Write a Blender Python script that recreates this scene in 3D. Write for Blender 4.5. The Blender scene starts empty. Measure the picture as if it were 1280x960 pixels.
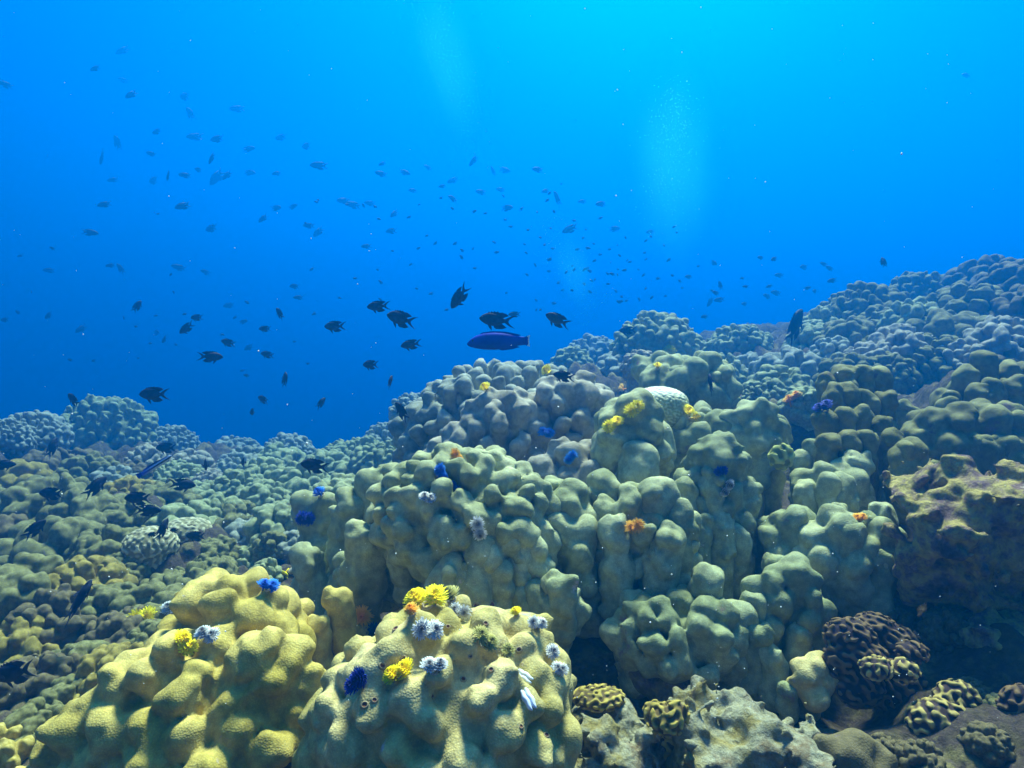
import bpy, math, random
import numpy as np
from mathutils import Vector, Matrix

# ---------------------------------------------------------------- camera, water light, sun, exposure
SC = bpy.context.scene
COL = SC.collection
F = 790.0                                  # focal length in pixels of the 1280 px wide photograph
CAMZ = 1.0
PITCH = math.atan((480 - 430) / F)         # camera looks slightly down
cd = bpy.data.cameras.new('camera'); cam = bpy.data.objects.new('camera', cd); COL.objects.link(cam)
cam.location = (0, 0, CAMZ); cam.rotation_euler = (math.pi / 2 - PITCH, 0, 0)
cd.sensor_width = 36; cd.lens = 36 * F / 1280; cd.clip_start = 0.02; cd.clip_end = 500
SC.camera = cam

SUN_EL, SUN_AZ = math.radians(63), math.radians(17)      # above and a little in front of the camera
sdir = Vector((math.sin(SUN_AZ) * math.cos(SUN_EL), math.cos(SUN_AZ) * math.cos(SUN_EL), math.sin(SUN_EL)))
sl = bpy.data.lights.new('sun', 'SUN'); sun = bpy.data.objects.new('sun', sl); COL.objects.link(sun)
sl.energy = 5.0; sl.angle = math.radians(11); sl.color = (1.0, 0.82, 0.57)
sun.rotation_euler = sdir.to_track_quat('Z', 'Y').to_euler()

W = bpy.data.worlds.new('World'); SC.world = W; W.use_nodes = True
nt = W.node_tree; N = nt.nodes; L = nt.links; N.clear()
out = N.new('ShaderNodeOutputWorld'); bg = N.new('ShaderNodeBackground'); L.new(bg.outputs[0], out.inputs[0])
sky = N.new('ShaderNodeTexSky'); sky.sky_type = 'NISHITA'; sky.sun_disc = False
sky.sun_elevation = SUN_EL; sky.sun_rotation = SUN_AZ
tint = N.new('ShaderNodeMix'); tint.data_type = 'RGBA'; tint.blend_type = 'MULTIPLY'; tint.inputs[0].default_value = 1
L.new(sky.outputs[0], tint.inputs[6]); tint.inputs[7].default_value = (0.02, 0.30, 0.75, 1)   # daylight filtered by the water above
tc = N.new('ShaderNodeTexCoord')
dot = N.new('ShaderNodeVectorMath'); dot.operation = 'DOT_PRODUCT'
gd = Vector((0.19, 0.83, 0.50)).normalized(); dot.inputs[1].default_value = gd
L.new(tc.outputs['Generated'], dot.inputs[0])
ramp = N.new('ShaderNodeValToRGB'); L.new(dot.outputs['Value'], ramp.inputs[0])
e = ramp.color_ramp.elements
e[0].position = 0.0; e[0].color = (0.0, 0.015, 0.14, 1)
e[1].position = 1.0; e[1].color = (0.0, 0.27, 1.6, 1)
for ps, cl in ((0.60, (0.0, 0.0, 0.16)), (0.76, (0.0, 0.004, 0.36)), (0.87, (0.0, 0.02, .65)), (0.93, (0.0, 0.05, .8)), (0.97, (0.0, 0.10, 1.15))):
    m = e.new(ps); m.color = (*cl, 1)
add = N.new('ShaderNodeMix'); add.data_type = 'RGBA'; add.blend_type = 'ADD'; add.inputs[0].default_value = 1
sc_ = N.new('ShaderNodeVectorMath'); sc_.operation = 'SCALE'; sc_.inputs['Scale'].default_value = 10.0
L.new(ramp.outputs[0], sc_.inputs[0])
sep = N.new('ShaderNodeSeparateXYZ'); L.new(tc.outputs['Generated'], sep.inputs[0])
win = N.new('ShaderNodeMapRange'); win.interpolation_type = 'SMOOTHSTEP'; win.inputs[1].default_value = 0.62; win.inputs[2].default_value = 0.80   # the round window of daylight overhead
L.new(sep.outputs['Z'], win.inputs[0])
wt = N.new('ShaderNodeMix'); wt.data_type = 'RGBA'; L.new(win.outputs[0], wt.inputs[0])
wt.inputs[6].default_value = (0.0, 0.20, 0.60, 1); wt.inputs[7].default_value = (2.0, 1.55, 0.95, 1); L.new(wt.outputs[2], tint.inputs[7])
L.new(tint.outputs[2], add.inputs[6]); L.new(sc_.outputs[0], add.inputs[7])
L.new(add.outputs[2], bg.inputs[0]); bg.inputs[1].default_value = 0.023

vs = SC.view_settings
vs.view_transform = 'Standard'; vs.look = 'None'; vs.gamma = 1; vs.use_curve_mapping = False
vs.exposure = 2.5
SC.render.engine = 'CYCLES'
SC.cycles.use_denoising = True
SC.cycles.max_bounces = 6; SC.cycles.diffuse_bounces = 3; SC.cycles.glossy_bounces = 2
SC.cycles.volume_bounces = 1; SC.cycles.transparent_max_bounces = 16
SC.cycles.sample_clamp_indirect = 4

HAZE_DENS = 0.24
HAZE_COL = (0.0, 0.142, 0.43)

# ---------------------------------------------------------------- helpers
def P(px, py, d):
    """world point seen at a pixel of the photograph, d metres in front of the camera"""
    cp, sp = math.cos(PITCH), math.sin(PITCH)
    x = (px - 640) / F * d; u = -(py - 480) / F * d
    return np.array([x, d * cp + u * sp, CAMZ - d * sp + u * cp])

def pix(p):
    cp, sp = math.cos(PITCH), math.sin(PITCH)
    y, z = p[1], p[2] - CAMZ
    d = y * cp - z * sp; u = y * sp + z * cp
    if d < 0.02: return None
    return (640 + p[0] / d * F, 480 - u / d * F, d)

def tag(o, label=None, cat=None, group=None, kind=None):
    if label: o['label'] = label
    if cat: o['category'] = cat
    if group: o['group'] = group
    if kind: o['kind'] = kind
    return o

def empty(name, loc=(0, 0, 0), rot=None):
    o = bpy.data.objects.new(name, None); COL.objects.link(o); o.location = loc
    o.empty_display_size = 0.02
    if rot is not None: o.rotation_euler = rot
    return o

def mesh_np(name, V, Q, mat, smooth=True, T=None):
    """mesh from numpy arrays of vertices, quads and/or triangles"""
    me = bpy.data.meshes.new(name)
    V = np.asarray(V, np.float32); nq = 0 if Q is None else len(Q); ntri = 0 if T is None else len(T)
    me.vertices.add(len(V)); me.vertices.foreach_set('co', V.ravel())
    idx = []; starts = []; pos = 0
    if nq:
        idx.append(np.asarray(Q, np.int32).ravel()); starts.append(np.arange(nq, dtype=np.int32) * 4); pos = nq * 4
    if ntri:
        idx.append(np.asarray(T, np.int32).ravel()); starts.append(pos + np.arange(ntri, dtype=np.int32) * 3)
    idx = np.concatenate(idx); starts = np.concatenate(starts)
    me.loops.add(len(idx)); me.loops.foreach_set('vertex_index', idx)
    me.polygons.add(nq + ntri); me.polygons.foreach_set('loop_start', starts)
    if smooth: me.polygons.foreach_set('use_smooth', np.ones(nq + ntri, bool))
    me.update(calc_edges=True); me.validate()
    if mat: me.materials.append(mat)
    return me

def obj(name, me, parent=None, loc=None, rot=None):
    o = bpy.data.objects.new(name, me); COL.objects.link(o)
    if parent: o.parent = parent
    if loc is not None: o.location = loc
    if rot is not None: o.rotation_euler = rot
    return o

# numpy value noise
def _hash(ix, iy, iz, seed):
    h = (ix * 374761393 + iy * 668265263 + iz * 2147483647 + seed * 974711) & 0xFFFFFFFF
    h = ((h ^ (h >> 13)) * 1274126177) & 0xFFFFFFFF
    h = ((h ^ (h >> 16)) * 2246822519) & 0xFFFFFFFF
    return ((h ^ (h >> 15)) & 0xFFFFFF) / float(0xFFFFFF)
def vnoise(p, seed=0):
    p = np.asarray(p, np.float64); i = np.floor(p).astype(np.int64); f = p - i
    f = f * f * (3 - 2 * f)
    r = 0
    for dx in (0, 1):
        for dy in (0, 1):
            for dz in (0, 1):
                w = (f[..., 0] if dx else 1 - f[..., 0]) * (f[..., 1] if dy else 1 - f[..., 1]) * (f[..., 2] if dz else 1 - f[..., 2])
                r = r + w * _hash(i[..., 0] + dx, i[..., 1] + dy, i[..., 2] + dz, seed)
    return r * 2 - 1
def fbm(p, oct=4, seed=0):
    p = np.asarray(p, np.float64); s = 0; a = 0.5
    for k in range(oct):
        s = s + a * vnoise(p * 2 ** k + 17.3 * k, seed + k); a *= 0.5
    return s

def smin(a, b, k):
    h = np.maximum(k - np.abs(a - b), 0) / k
    return np.minimum(a, b) - h * h * k * 0.25

# ---------------------------------------------------------------- a volume grid that turns blended lobes into one skin
class Grid:
    def __init__(s, lo, hi, vox):
        s.vox = vox; s.lo = np.array(lo, float) - 3 * vox
        s.n = np.ceil((np.array(hi) + 3 * vox - s.lo) / vox).astype(int) + 1
        s.d = np.full(s.n, 1e3, np.float32)
    def block(s, lo, hi):
        a = np.clip(np.floor((lo - s.lo) / s.vox).astype(int), 0, s.n); b = np.clip(np.ceil((hi - s.lo) / s.vox).astype(int) + 1, 0, s.n)
        if np.any(b <= a): return None, None
        ax = [s.lo[i] + s.vox * np.arange(a[i], b[i]) for i in range(3)]
        return tuple(slice(a[i], b[i]) for i in range(3)), np.stack(np.meshgrid(*ax, indexing='ij'), -1)
    def add(s, prims, k_in, k_out):
        """prims: tapered capsules (a, b, ra, rb) blended with k_in, the result joined to the rest with k_out"""
        los = np.array([np.minimum(a - ra, b - rb) for a, b, ra, rb in prims]).min(0) - k_out - 3 * s.vox
        his = np.array([np.maximum(a + ra, b + rb) for a, b, ra, rb in prims]).max(0) + k_out + 3 * s.vox
        sl_, X = s.block(los, his)
        if sl_ is None: return
        D = None
        for a, b, ra, rb in prims:
            ab = b - a; l2 = float(ab @ ab)
            t = np.clip(((X - a) @ ab) / l2, 0, 1) if l2 > 1e-12 else np.zeros(X.shape[:3])
            q = np.linalg.norm(X - a - t[..., None] * ab, axis=-1) - (ra + (rb - ra) * t)
            D = q if D is None else smin(D, q, k_in)
        s.d[sl_] = smin(s.d[sl_], D.astype(np.float32), k_out)
    def ell(s, c, r, k_out):
        c = np.array(c); r = np.array(r)
        sl_, X = s.block(c - r - k_out - 3 * s.vox, c + r + k_out + 3 * s.vox)
        if sl_ is None: return
        q = (X - c) / r; n = np.linalg.norm(q, axis=-1); g = np.linalg.norm(q / r, axis=-1) + 1e-9
        D = (n * (n - 1) / g).astype(np.float32)
        s.d[sl_] = smin(s.d[sl_], D, k_out)
    def noise(s, amp, scale, seed, oct=3):
        near = np.argwhere(np.abs(s.d) < amp * 3 + 3 * s.vox)
        X = s.lo + near * s.vox
        s.d[tuple(near.T)] += (amp * 2 * fbm(X * scale, oct, seed)).astype(np.float32)
    def knobs(s, amp, size, seed):
        """rounded knobs of one size packed over the skin, with narrow creases between them"""
        near = np.argwhere(np.abs(s.d) < amp * 2 + 3 * s.vox)
        X = s.lo + near * s.vox
        X = X / size + 0.35 * np.stack([vnoise(X / size * .7, seed + k) for k in (1, 2, 3)], -1)
        i = np.floor(X).astype(np.int64); best = np.full(len(X), 9.0)
        for dx in (-1, 0, 1):
            for dy in (-1, 0, 1):
                for dz in (-1, 0, 1):
                    a, b, c = i[:, 0] + dx, i[:, 1] + dy, i[:, 2] + dz
                    q = (a + _hash(a, b, c, seed) - X[:, 0]) ** 2 + (b + _hash(a, b, c, seed + 11) - X[:, 1]) ** 2 + (c + _hash(a, b, c, seed + 23) - X[:, 2]) ** 2
                    q = q * (0.7 + 0.8 * _hash(a, b, c, seed + 37))
                    h = np.maximum(.16 - np.abs(best - q), 0) / .16
                    best = np.minimum(best, q) - h * h * .04
        s.d[tuple(near.T)] -= (amp * (np.clip(1 - best / .8, -.4, 1) - .35)).astype(np.float32)
    def skin(s):
        d = s.d; ins = d < 0; n = d.shape
        cells = np.zeros(tuple(np.array(n) - 1), np.int8)
        for dx in (0, 1):
            for dy in (0, 1):
                for dz in (0, 1):
                    cells += ins[dx:n[0] - 1 + dx, dy:n[1] - 1 + dy, dz:n[2] - 1 + dz]
        act = (cells > 0) & (cells < 8)
        ids = np.full(act.shape, -1, np.int64); ij = np.argwhere(act); ids[act] = np.arange(len(ij))
        acc = np.zeros((len(ij), 3)); cnt = np.zeros(len(ij))
        cor = [np.array(c) for c in ((0,0,0),(1,0,0),(0,1,0),(1,1,0),(0,0,1),(1,0,1),(0,1,1),(1,1,1))]
        for u in range(8):
            for w in range(u + 1, 8):
                if np.abs(cor[u] - cor[w]).sum() != 1: continue
                A = d[tuple((ij + cor[u]).T)]; B = d[tuple((ij + cor[w]).T)]
                x = (A < 0) != (B < 0); t = np.where(x, A / np.where(x, A - B, 1), 0)
                acc += np.where(x[:, None], cor[u] + t[:, None] * (cor[w] - cor[u]), 0); cnt += x
        V = s.lo + (ij + acc / cnt[:, None]) * s.vox
        quads = []
        for ax in range(3):
            o1, o2 = [(1, 2), (2, 0), (0, 1)][ax]
            sl0 = [slice(1, -1)] * 3; sl1 = [slice(1, -1)] * 3
            sl0[ax] = slice(0, -1); sl1[ax] = slice(1, None)
            A = ins[tuple(sl0)]; B = ins[tuple(sl1)]
            for flip in (False, True):
                e_ = np.argwhere((A & ~B) if not flip else (~A & B))
                off = np.ones(3, int); off[ax] = 0; e_ = e_ + off
                s1 = np.zeros(3, int); s1[o1] = 1; s2 = np.zeros(3, int); s2[o2] = 1
                q = np.stack([ids[tuple((e_ - s1 - s2).T)], ids[tuple((e_ - s2).T)], ids[tuple(e_.T)], ids[tuple((e_ - s1).T)]], 1)
                quads.append(q if not flip else q[:, ::-1])
        Q = np.concatenate(quads)
        # one round of relaxing so the voxel steps vanish
        for it in range(2):
            S = np.zeros_like(V); C = np.zeros(len(V))
            for a in range(4):
                b = (a + 1) % 4
                np.add.at(S, Q[:, a], V[Q[:, b]]); np.add.at(C, Q[:, a], 1)
                np.add.at(S, Q[:, b], V[Q[:, a]]); np.add.at(C, Q[:, b], 1)
            V = V * 0.6 + 0.4 * S / np.maximum(C, 1)[:, None]
        return V, Q

UP = np.array([0, 0, 1.0])
def nrm(v): return v / (np.linalg.norm(v) + 1e-12)

def fib(n, rng):
    i = np.arange(n) + 0.5; ph = np.arccos(1 - 2 * i / n); th = math.pi * (1 + 5 ** 0.5) * i + rng.uniform(0, 6)
    v = np.stack([np.cos(th) * np.sin(ph), np.sin(th) * np.sin(ph), np.cos(ph)], 1) + rng.normal(0, 0.28 * 2 / math.sqrt(n), (n, 3))
    return v / np.linalg.norm(v, axis=1)[:, None]

def dome_lobes(c, R, s, length, rng, up=0.5, bumps=4, low=-0.35, rk=0.485):
    """a mound of closely packed lobes; returns (core ellipsoid, list of lobes)"""
    c = np.array(c, float); R = np.array(R, float)
    area = 4 * math.pi * ((R[0] * R[1]) ** 1.6 / 3 + (R[0] * R[2]) ** 1.6 / 3 + (R[1] * R[2]) ** 1.6 / 3) ** (1 / 1.6)
    n = max(8, int(area / (s * s) * 1.0))
    lobes = []
    for v in fib(n, rng):
        if v[2] < low: continue
        nn = nrm(v / R)
        dr = nrm(nn * (1 - up) + UP * up + rng.normal(0, 0.10, 3))
        r = s * rk * rng.uniform(0.72, 1.18)
        b = c + v * R * rng.uniform(0.95, 1.06) - nn * r * .8 + dr * length * rng.uniform(-.25, .45)
        a = b - dr * (length * 1.5 + s * .7)
        lobes.append(lobe(a, b, r, dr, rng, bumps))
    return lobes

def lobe(a, b, r, dr, rng, bumps=4, taper=0.92):
    pr = [(a, b, r * .86, r * taper)]
    t1 = nrm(np.cross(dr, [0.3, 0.9, 0.1])); t2 = np.cross(dr, t1)
    ph = rng.uniform(0, 6.28)
    for k in range(bumps):
        an = ph + 6.28 * k / max(1, bumps) + rng.uniform(-.5, .5); el = rng.uniform(-.5, 0.9)
        w = nrm((t1 * math.cos(an) + t2 * math.sin(an)) * math.cos(el) + dr * (math.sin(el)))
        q = b + w * r * rng.uniform(0.5, 0.8); rr = r * rng.uniform(0.36, 0.52)
        pr.append((q - dr * rr * 0.4, q + dr * r * rng.uniform(0.0, .3), rr, rr * 0.95))
    return pr
# ---------------------------------------------------------------- materials
def new_mat(name):
    m = bpy.data.materials.new(name); m.use_nodes = True
    n = m.node_tree.nodes; l = m.node_tree.links
    return m, n, l, n['Principled BSDF']

def coral_mat(name, c1, c2, c3=(0.20, 0.17, 0.16), rough=0.75, polyp=420, bump=0.3, patch=0.66):
    """living coral skin: two tones in soft clouds, a few dead scabs, tiny polyp pits"""
    m, n, l, b = new_mat(name)
    tc = n.new('ShaderNodeTexCoord')
    oi = n.new('ShaderNodeObjectInfo')
    off = n.new('ShaderNodeVectorMath'); off.operation = 'MULTIPLY_ADD'
    l.new(tc.outputs['Object'], off.inputs[0]); off.inputs[1].default_value = (1, 1, 1)
    cmb = n.new('ShaderNodeVectorMath'); cmb.operation = 'SCALE'; cmb.inputs[0].default_value = (7, 3, 5)
    l.new(oi.outputs['Random'], cmb.inputs['Scale']); l.new(cmb.outputs[0], off.inputs[2])
    n1 = n.new('ShaderNodeTexNoise'); n1.inputs['Scale'].default_value = 9; n1.inputs['Detail'].default_value = 5
    n2 = n.new('ShaderNodeTexNoise'); n2.inputs['Scale'].default_value = 70; n2.inputs['Detail'].default_value = 4
    n3 = n.new('ShaderNodeTexNoise'); n3.inputs['Scale'].default_value = 13; n3.inputs['Detail'].default_value = 8; n3.inputs['Roughness'].default_value = 0.65
    vo = n.new('ShaderNodeTexVoronoi'); vo.inputs['Scale'].default_value = polyp
    for t in (n1, n2, n3, vo): l.new(off.outputs[0], t.inputs['Vector'])
    r1 = n.new('ShaderNodeMapRange'); r1.inputs[1].default_value = 0.35; r1.inputs[2].default_value = 0.65
    l.new(n1.outputs[0], r1.inputs[0])
    mx = n.new('ShaderNodeMix'); mx.data_type = 'RGBA'; l.new(r1.outputs[0], mx.inputs[0])
    mx.inputs[6].default_value = (*c1, 1); mx.inputs[7].default_value = (*c2, 1)
    # fine mottling
    r2 = n.new('ShaderNodeMapRange'); r2.inputs[1].default_value = 0.3; r2.inputs[2].default_value = 0.7; r2.inputs[3].default_value = 0.68; r2.inputs[4].default_value = 1.25
    l.new(n2.outputs[0], r2.inputs[0])
    m2 = n.new('ShaderNodeMix'); m2.data_type = 'RGBA'; m2.blend_type = 'MULTIPLY'; m2.inputs[0].default_value = 1
    l.new(mx.outputs[2], m2.inputs[6]); l.new(r2.outputs[0], m2.inputs[7])
    # dead, encrusted patches
    r3 = n.new('ShaderNodeMapRange'); r3.inputs[1].default_value = patch; r3.inputs[2].default_value = patch + 0.05
    l.new(n3.outputs[0], r3.inputs[0])
    m3 = n.new('ShaderNodeMix'); m3.data_type = 'RGBA'; l.new(r3.outputs[0], m3.inputs[0])
    l.new(m2.outputs[2], m3.inputs[6]); m3.inputs[7].default_value = (*c3, 1)
    n5 = n.new('ShaderNodeTexNoise'); n5.inputs['Scale'].default_value = 24; n5.inputs['Detail'].default_value = 7; n5.inputs['Roughness'].default_value = 0.7
    o5 = n.new('ShaderNodeVectorMath'); o5.operation = 'ADD'; o5.inputs[1].default_value = (31, 17, 5); l.new(off.outputs[0], o5.inputs[0]); l.new(o5.outputs[0], n5.inputs['Vector'])
    r5 = n.new('ShaderNodeMapRange'); r5.inputs[1].default_value = 0.66; r5.inputs[2].default_value = 0.72; l.new(n5.outputs[0], r5.inputs[0])
    m5 = n.new('ShaderNodeMix'); m5.data_type = 'RGBA'; l.new(r5.outputs[0], m5.inputs[0]); l.new(m3.outputs[2], m5.inputs[6]); m5.inputs[7].default_value = (0.52, 0.42, 0.36, 1); m3 = m5
    # polyp dots: small lighter centres
    r4 = n.new('ShaderNodeMapRange'); r4.inputs[1].default_value = 0.0; r4.inputs[2].default_value = 0.55; r4.inputs[3].default_value = 1.18; r4.inputs[4].default_value = 0.88
    l.new(vo.outputs['Distance'], r4.inputs[0])
    m4 = n.new('ShaderNodeMix'); m4.data_type = 'RGBA'; m4.blend_type = 'MULTIPLY'; m4.inputs[0].default_value = 1
    l.new(m3.outputs[2], m4.inputs[6]); l.new(r4.outputs[0], m4.inputs[7])
    l.new(m4.outputs[2], b.inputs['Base Color'])
    bp = n.new('ShaderNodeBump'); bp.inputs['Strength'].default_value = bump; bp.inputs['Distance'].default_value = 0.002
    ad = n.new('ShaderNodeMath'); ad.operation = 'MULTIPLY_ADD'; ad.inputs[1].default_value = 2.0
    l.new(n2.outputs[0], ad.inputs[0]); l.new(vo.outputs['Distance'], ad.inputs[2])
    l.new(ad.outputs[0], bp.inputs['Height']); l.new(bp.outputs[0], b.inputs['Normal'])
    b.inputs['Roughness'].default_value = rough; b.inputs['Specular IOR Level'].default_value = 0.15
    return m

def rock_mat(name, tones, scale=11, bump=0.9, fine=90):
    """dead reef rock: patchy algae, coralline crust, pale sand film"""
    m, n, l, b = new_mat(name)
    tc = n.new('ShaderNodeTexCoord')
    n1 = n.new('ShaderNodeTexNoise'); n1.inputs['Scale'].default_value = scale; n1.inputs['Detail'].default_value = 9; n1.inputs['Roughness'].default_value = 0.68
    n1.inputs['Distortion'].default_value = 0.15
    n2 = n.new('ShaderNodeTexNoise'); n2.inputs['Scale'].default_value = fine; n2.inputs['Detail'].default_value = 6; n2.inputs['Roughness'].default_value = 0.7
    for t in (n1, n2): l.new(tc.outputs['Object'], t.inputs['Vector'])
    rp = n.new('ShaderNodeValToRGB'); l.new(n1.outputs[0], rp.inputs[0])
    e = rp.color_ramp.elements
    e[0].position = 0.30; e[0].color = (*tones[0], 1); e[1].position = 0.72; e[1].color = (*tones[-1], 1)
    for k, t in enumerate(tones[1:-1]):
        q = e.new(0.30 + 0.42 * (k + 1) / (len(tones) - 1)); q.color = (*t, 1)
    r2 = n.new('ShaderNodeMapRange'); r2.inputs[1].default_value = 0.3; r2.inputs[2].default_value = 0.7; r2.inputs[3].default_value = 0.55; r2.inputs[4].default_value = 1.4
    l.new(n2.outputs[0], r2.inputs[0])
    m2 = n.new('ShaderNodeMix'); m2.data_type = 'RGBA'; m2.blend_type = 'MULTIPLY'; m2.inputs[0].default_value = 1
    l.new(rp.outputs[0], m2.inputs[6]); l.new(r2.outputs[0], m2.inputs[7]); l.new(m2.outputs[2], b.inputs['Base Color'])
    ad = n.new('ShaderNodeMath'); ad.operation = 'MULTIPLY_ADD'; ad.inputs[1].default_value = 0.35
    l.new(n2.outputs[0], ad.inputs[0]); l.new(n1.outputs[0], ad.inputs[2])
    bp = n.new('ShaderNodeBump'); bp.inputs['Strength'].default_value = bump; bp.inputs['Distance'].default_value = 0.02
    l.new(ad.outputs[0], bp.inputs['Height']); l.new(bp.outputs[0], b.inputs['Normal'])
    b.inputs['Roughness'].default_value = 0.9; b.inputs['Specular IOR Level'].default_value = 0.1
    return m

def plain_mat(name, c, rough=0.6, c2=None, scale=60, spec=0.2, trans=0):
    m, n, l, b = new_mat(name)
    tc = n.new('ShaderNodeTexCoord'); n1 = n.new('ShaderNodeTexNoise'); n1.inputs['Scale'].default_value = scale; n1.inputs['Detail'].default_value = 4
    l.new(tc.outputs['Object'], n1.inputs['Vector'])
    mx = n.new('ShaderNodeMix'); mx.data_type = 'RGBA'
    r = n.new('ShaderNodeMapRange'); r.inputs[1].default_value = 0.35; r.inputs[2].default_value = 0.65
    l.new(n1.outputs[0], r.inputs[0]); l.new(r.outputs[0], mx.inputs[0])
    c2 = c2 or tuple(min(1, x * 1.35) for x in c)
    mx.inputs[6].default_value = (*c, 1); mx.inputs[7].default_value = (*c2, 1)
    l.new(mx.outputs[2], b.inputs['Base Color']); b.inputs['Roughness'].default_value = rough
    b.inputs['Specular IOR Level'].default_value = spec
    if trans: b.inputs['Subsurface Weight'].default_value = trans; b.inputs['Subsurface Radius'].default_value = (.004, .004, .003)
    return m

def maze_mat(name, ridge, valley, scale=38, bump=1.0, white=None):
    """brain coral: winding ridges and valleys"""
    m, n, l, b = new_mat(name)
    tc = n.new('ShaderNodeTexCoord')
    nz = n.new('ShaderNodeTexNoise'); nz.inputs['Scale'].default_value = 26; nz.inputs['Detail'].default_value = 2
    l.new(tc.outputs['Object'], nz.inputs['Vector'])
    ma = n.new('ShaderNodeVectorMath'); ma.operation = 'MULTIPLY_ADD'; ma.inputs[1].default_value = (0.03, 0.03, 0.03)
    l.new(nz.outputs['Color'], ma.inputs[0]); l.new(tc.outputs['Object'], ma.inputs[2])
    nn = n.new('ShaderNodeTexNoise'); nn.inputs['Scale'].default_value = scale; nn.inputs['Detail'].default_value = 0.5
    l.new(ma.outputs[0], nn.inputs['Vector'])
    # iso-lines of a soft noise give winding ridges
    mu = n.new('ShaderNodeMath'); mu.operation = 'MULTIPLY'; mu.inputs[1].default_value = 34
    l.new(nn.outputs[0], mu.inputs[0])
    si = n.new('ShaderNodeMath'); si.operation = 'SINE'; l.new(mu.outputs[0], si.inputs[0])
    r = n.new('ShaderNodeMapRange'); r.interpolation_type = 'SMOOTHSTEP'; r.inputs[1].default_value = -0.35; r.inputs[2].default_value = 0.55
    l.new(si.outputs[0], r.inputs[0])
    mx = n.new('ShaderNodeMix'); mx.data_type = 'RGBA'; l.new(r.outputs[0], mx.inputs[0])
    mx.inputs[6].default_value = (*valley, 1); mx.inputs[7].default_value = (*ridge, 1)
    last = mx.outputs[2]
    if white:                                    # bleached crown of the colony, on its own upper side
        g = n.new('ShaderNodeSeparateXYZ'); l.new(tc.outputs['Object'], g.inputs[0])
        n4 = n.new('ShaderNodeTexNoise'); n4.inputs['Scale'].default_value = 40; l.new(tc.outputs['Object'], n4.inputs['Vector'])
        a2 = n.new('ShaderNodeMath'); a2.operation = 'MULTIPLY_ADD'; a2.inputs[1].default_value = 0.03
        l.new(n4.outputs[0], a2.inputs[0]); l.new(g.outputs[2], a2.inputs[2])
        rr = n.new('ShaderNodeMapRange'); rr.inputs[1].default_value = white[0]; rr.inputs[2].default_value = white[1]; l.new(a2.outputs[0], rr.inputs[0])
        m3 = n.new('ShaderNodeMix'); m3.data_type = 'RGBA'; l.new(rr.outputs[0], m3.inputs[0]); l.new(last, m3.inputs[6]); m3.inputs[7].default_value = (0.80, 0.80, 0.70, 1)
        last = m3.outputs[2]
    l.new(last, b.inputs['Base Color'])
    bp = n.new('ShaderNodeBump'); bp.inputs['Strength'].default_value = bump; bp.inputs['Distance'].default_value = 0.006
    l.new(r.outputs[0], bp.inputs['Height']); l.new(bp.outputs[0], b.inputs['Normal'])
    b.inputs['Roughness'].default_value = 0.8; b.inputs['Specular IOR Level'].default_value = 0.12
    return m

M = {}
M['yellow'] = coral_mat('yellow_coral', (0.40, 0.305, 0.05), (0.63, 0.49, 0.14), (0.32, 0.24, 0.24), patch=0.66)
M['yellow_pale'] = coral_mat('yellow_pale_coral', (0.42, 0.34, 0.085), (0.65, 0.53, 0.23), (0.36, 0.30, 0.33), patch=0.66)
M['green'] = coral_mat('green_coral', (0.25, 0.27, 0.12), (0.47, 0.48, 0.25), (0.20, 0.14, 0.11), patch=0.67)
M['greengrey'] = coral_mat('green_grey_coral', (0.22, 0.245, 0.11), (0.41, 0.43, 0.22), (0.22, 0.15, 0.13), patch=0.64)
M['grey'] = coral_mat('grey_coral', (0.29, 0.26, 0.18), (0.45, 0.41, 0.30), (0.38, 0.32, 0.14), patch=0.66)
M['bluegrey'] = coral_mat('blue_grey_coral', (0.24, 0.255, 0.19), (0.39, 0.405, 0.31), (0.38, 0.32, 0.15), patch=0.67)
M['brown'] = coral_mat('dimmed_brown_coral', (0.11, 0.085, 0.04), (0.21, 0.165, 0.07), (0.13, 0.09, 0.09), patch=0.61)  # brown skin; its extra darkness stands in for lens vignetting at the sides
M['mustard'] = coral_mat('dimmed_mustard_coral', (0.24, 0.18, 0.03), (0.40, 0.31, 0.07), (0.17, 0.12, 0.11), patch=0.6)  # yellow darkened for the left slope, the dim edge put into the colour
M['olive'] = coral_mat('dimmed_olive_coral', (0.14, 0.13, 0.04), (0.27, 0.255, 0.095), (0.17, 0.12, 0.11), patch=0.62)  # olive skin darkened too, lens falloff put into the colour
M['rock'] = rock_mat('reef_rock', [(0.03, 0.022, 0.02), (0.10, 0.08, 0.04), (0.07, 0.05, 0.045), (0.18, 0.15, 0.06), (0.26, 0.22, 0.13)])
M['darkrock'] = rock_mat('dark_reef_rock', [(0.05, 0.033, 0.042), (0.16, 0.10, 0.11), (0.22, 0.17, 0.07), (0.10, 0.065, 0.08), (0.32, 0.24, 0.15)], scale=18)
M['palerock'] = rock_mat('pale_rock', [(0.07, 0.05, 0.045), (0.30, 0.24, 0.08), (0.36, 0.34, 0.22), (0.20, 0.14, 0.07), (0.46, 0.42, 0.28)], scale=16)
M['crust'] = rock_mat('crusted_rock', [(0.06, 0.035, 0.045), (0.20, 0.13, 0.12), (0.46, 0.37, 0.11), (0.17, 0.10, 0.11), (0.62, 0.54, 0.38)], scale=18)
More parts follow.
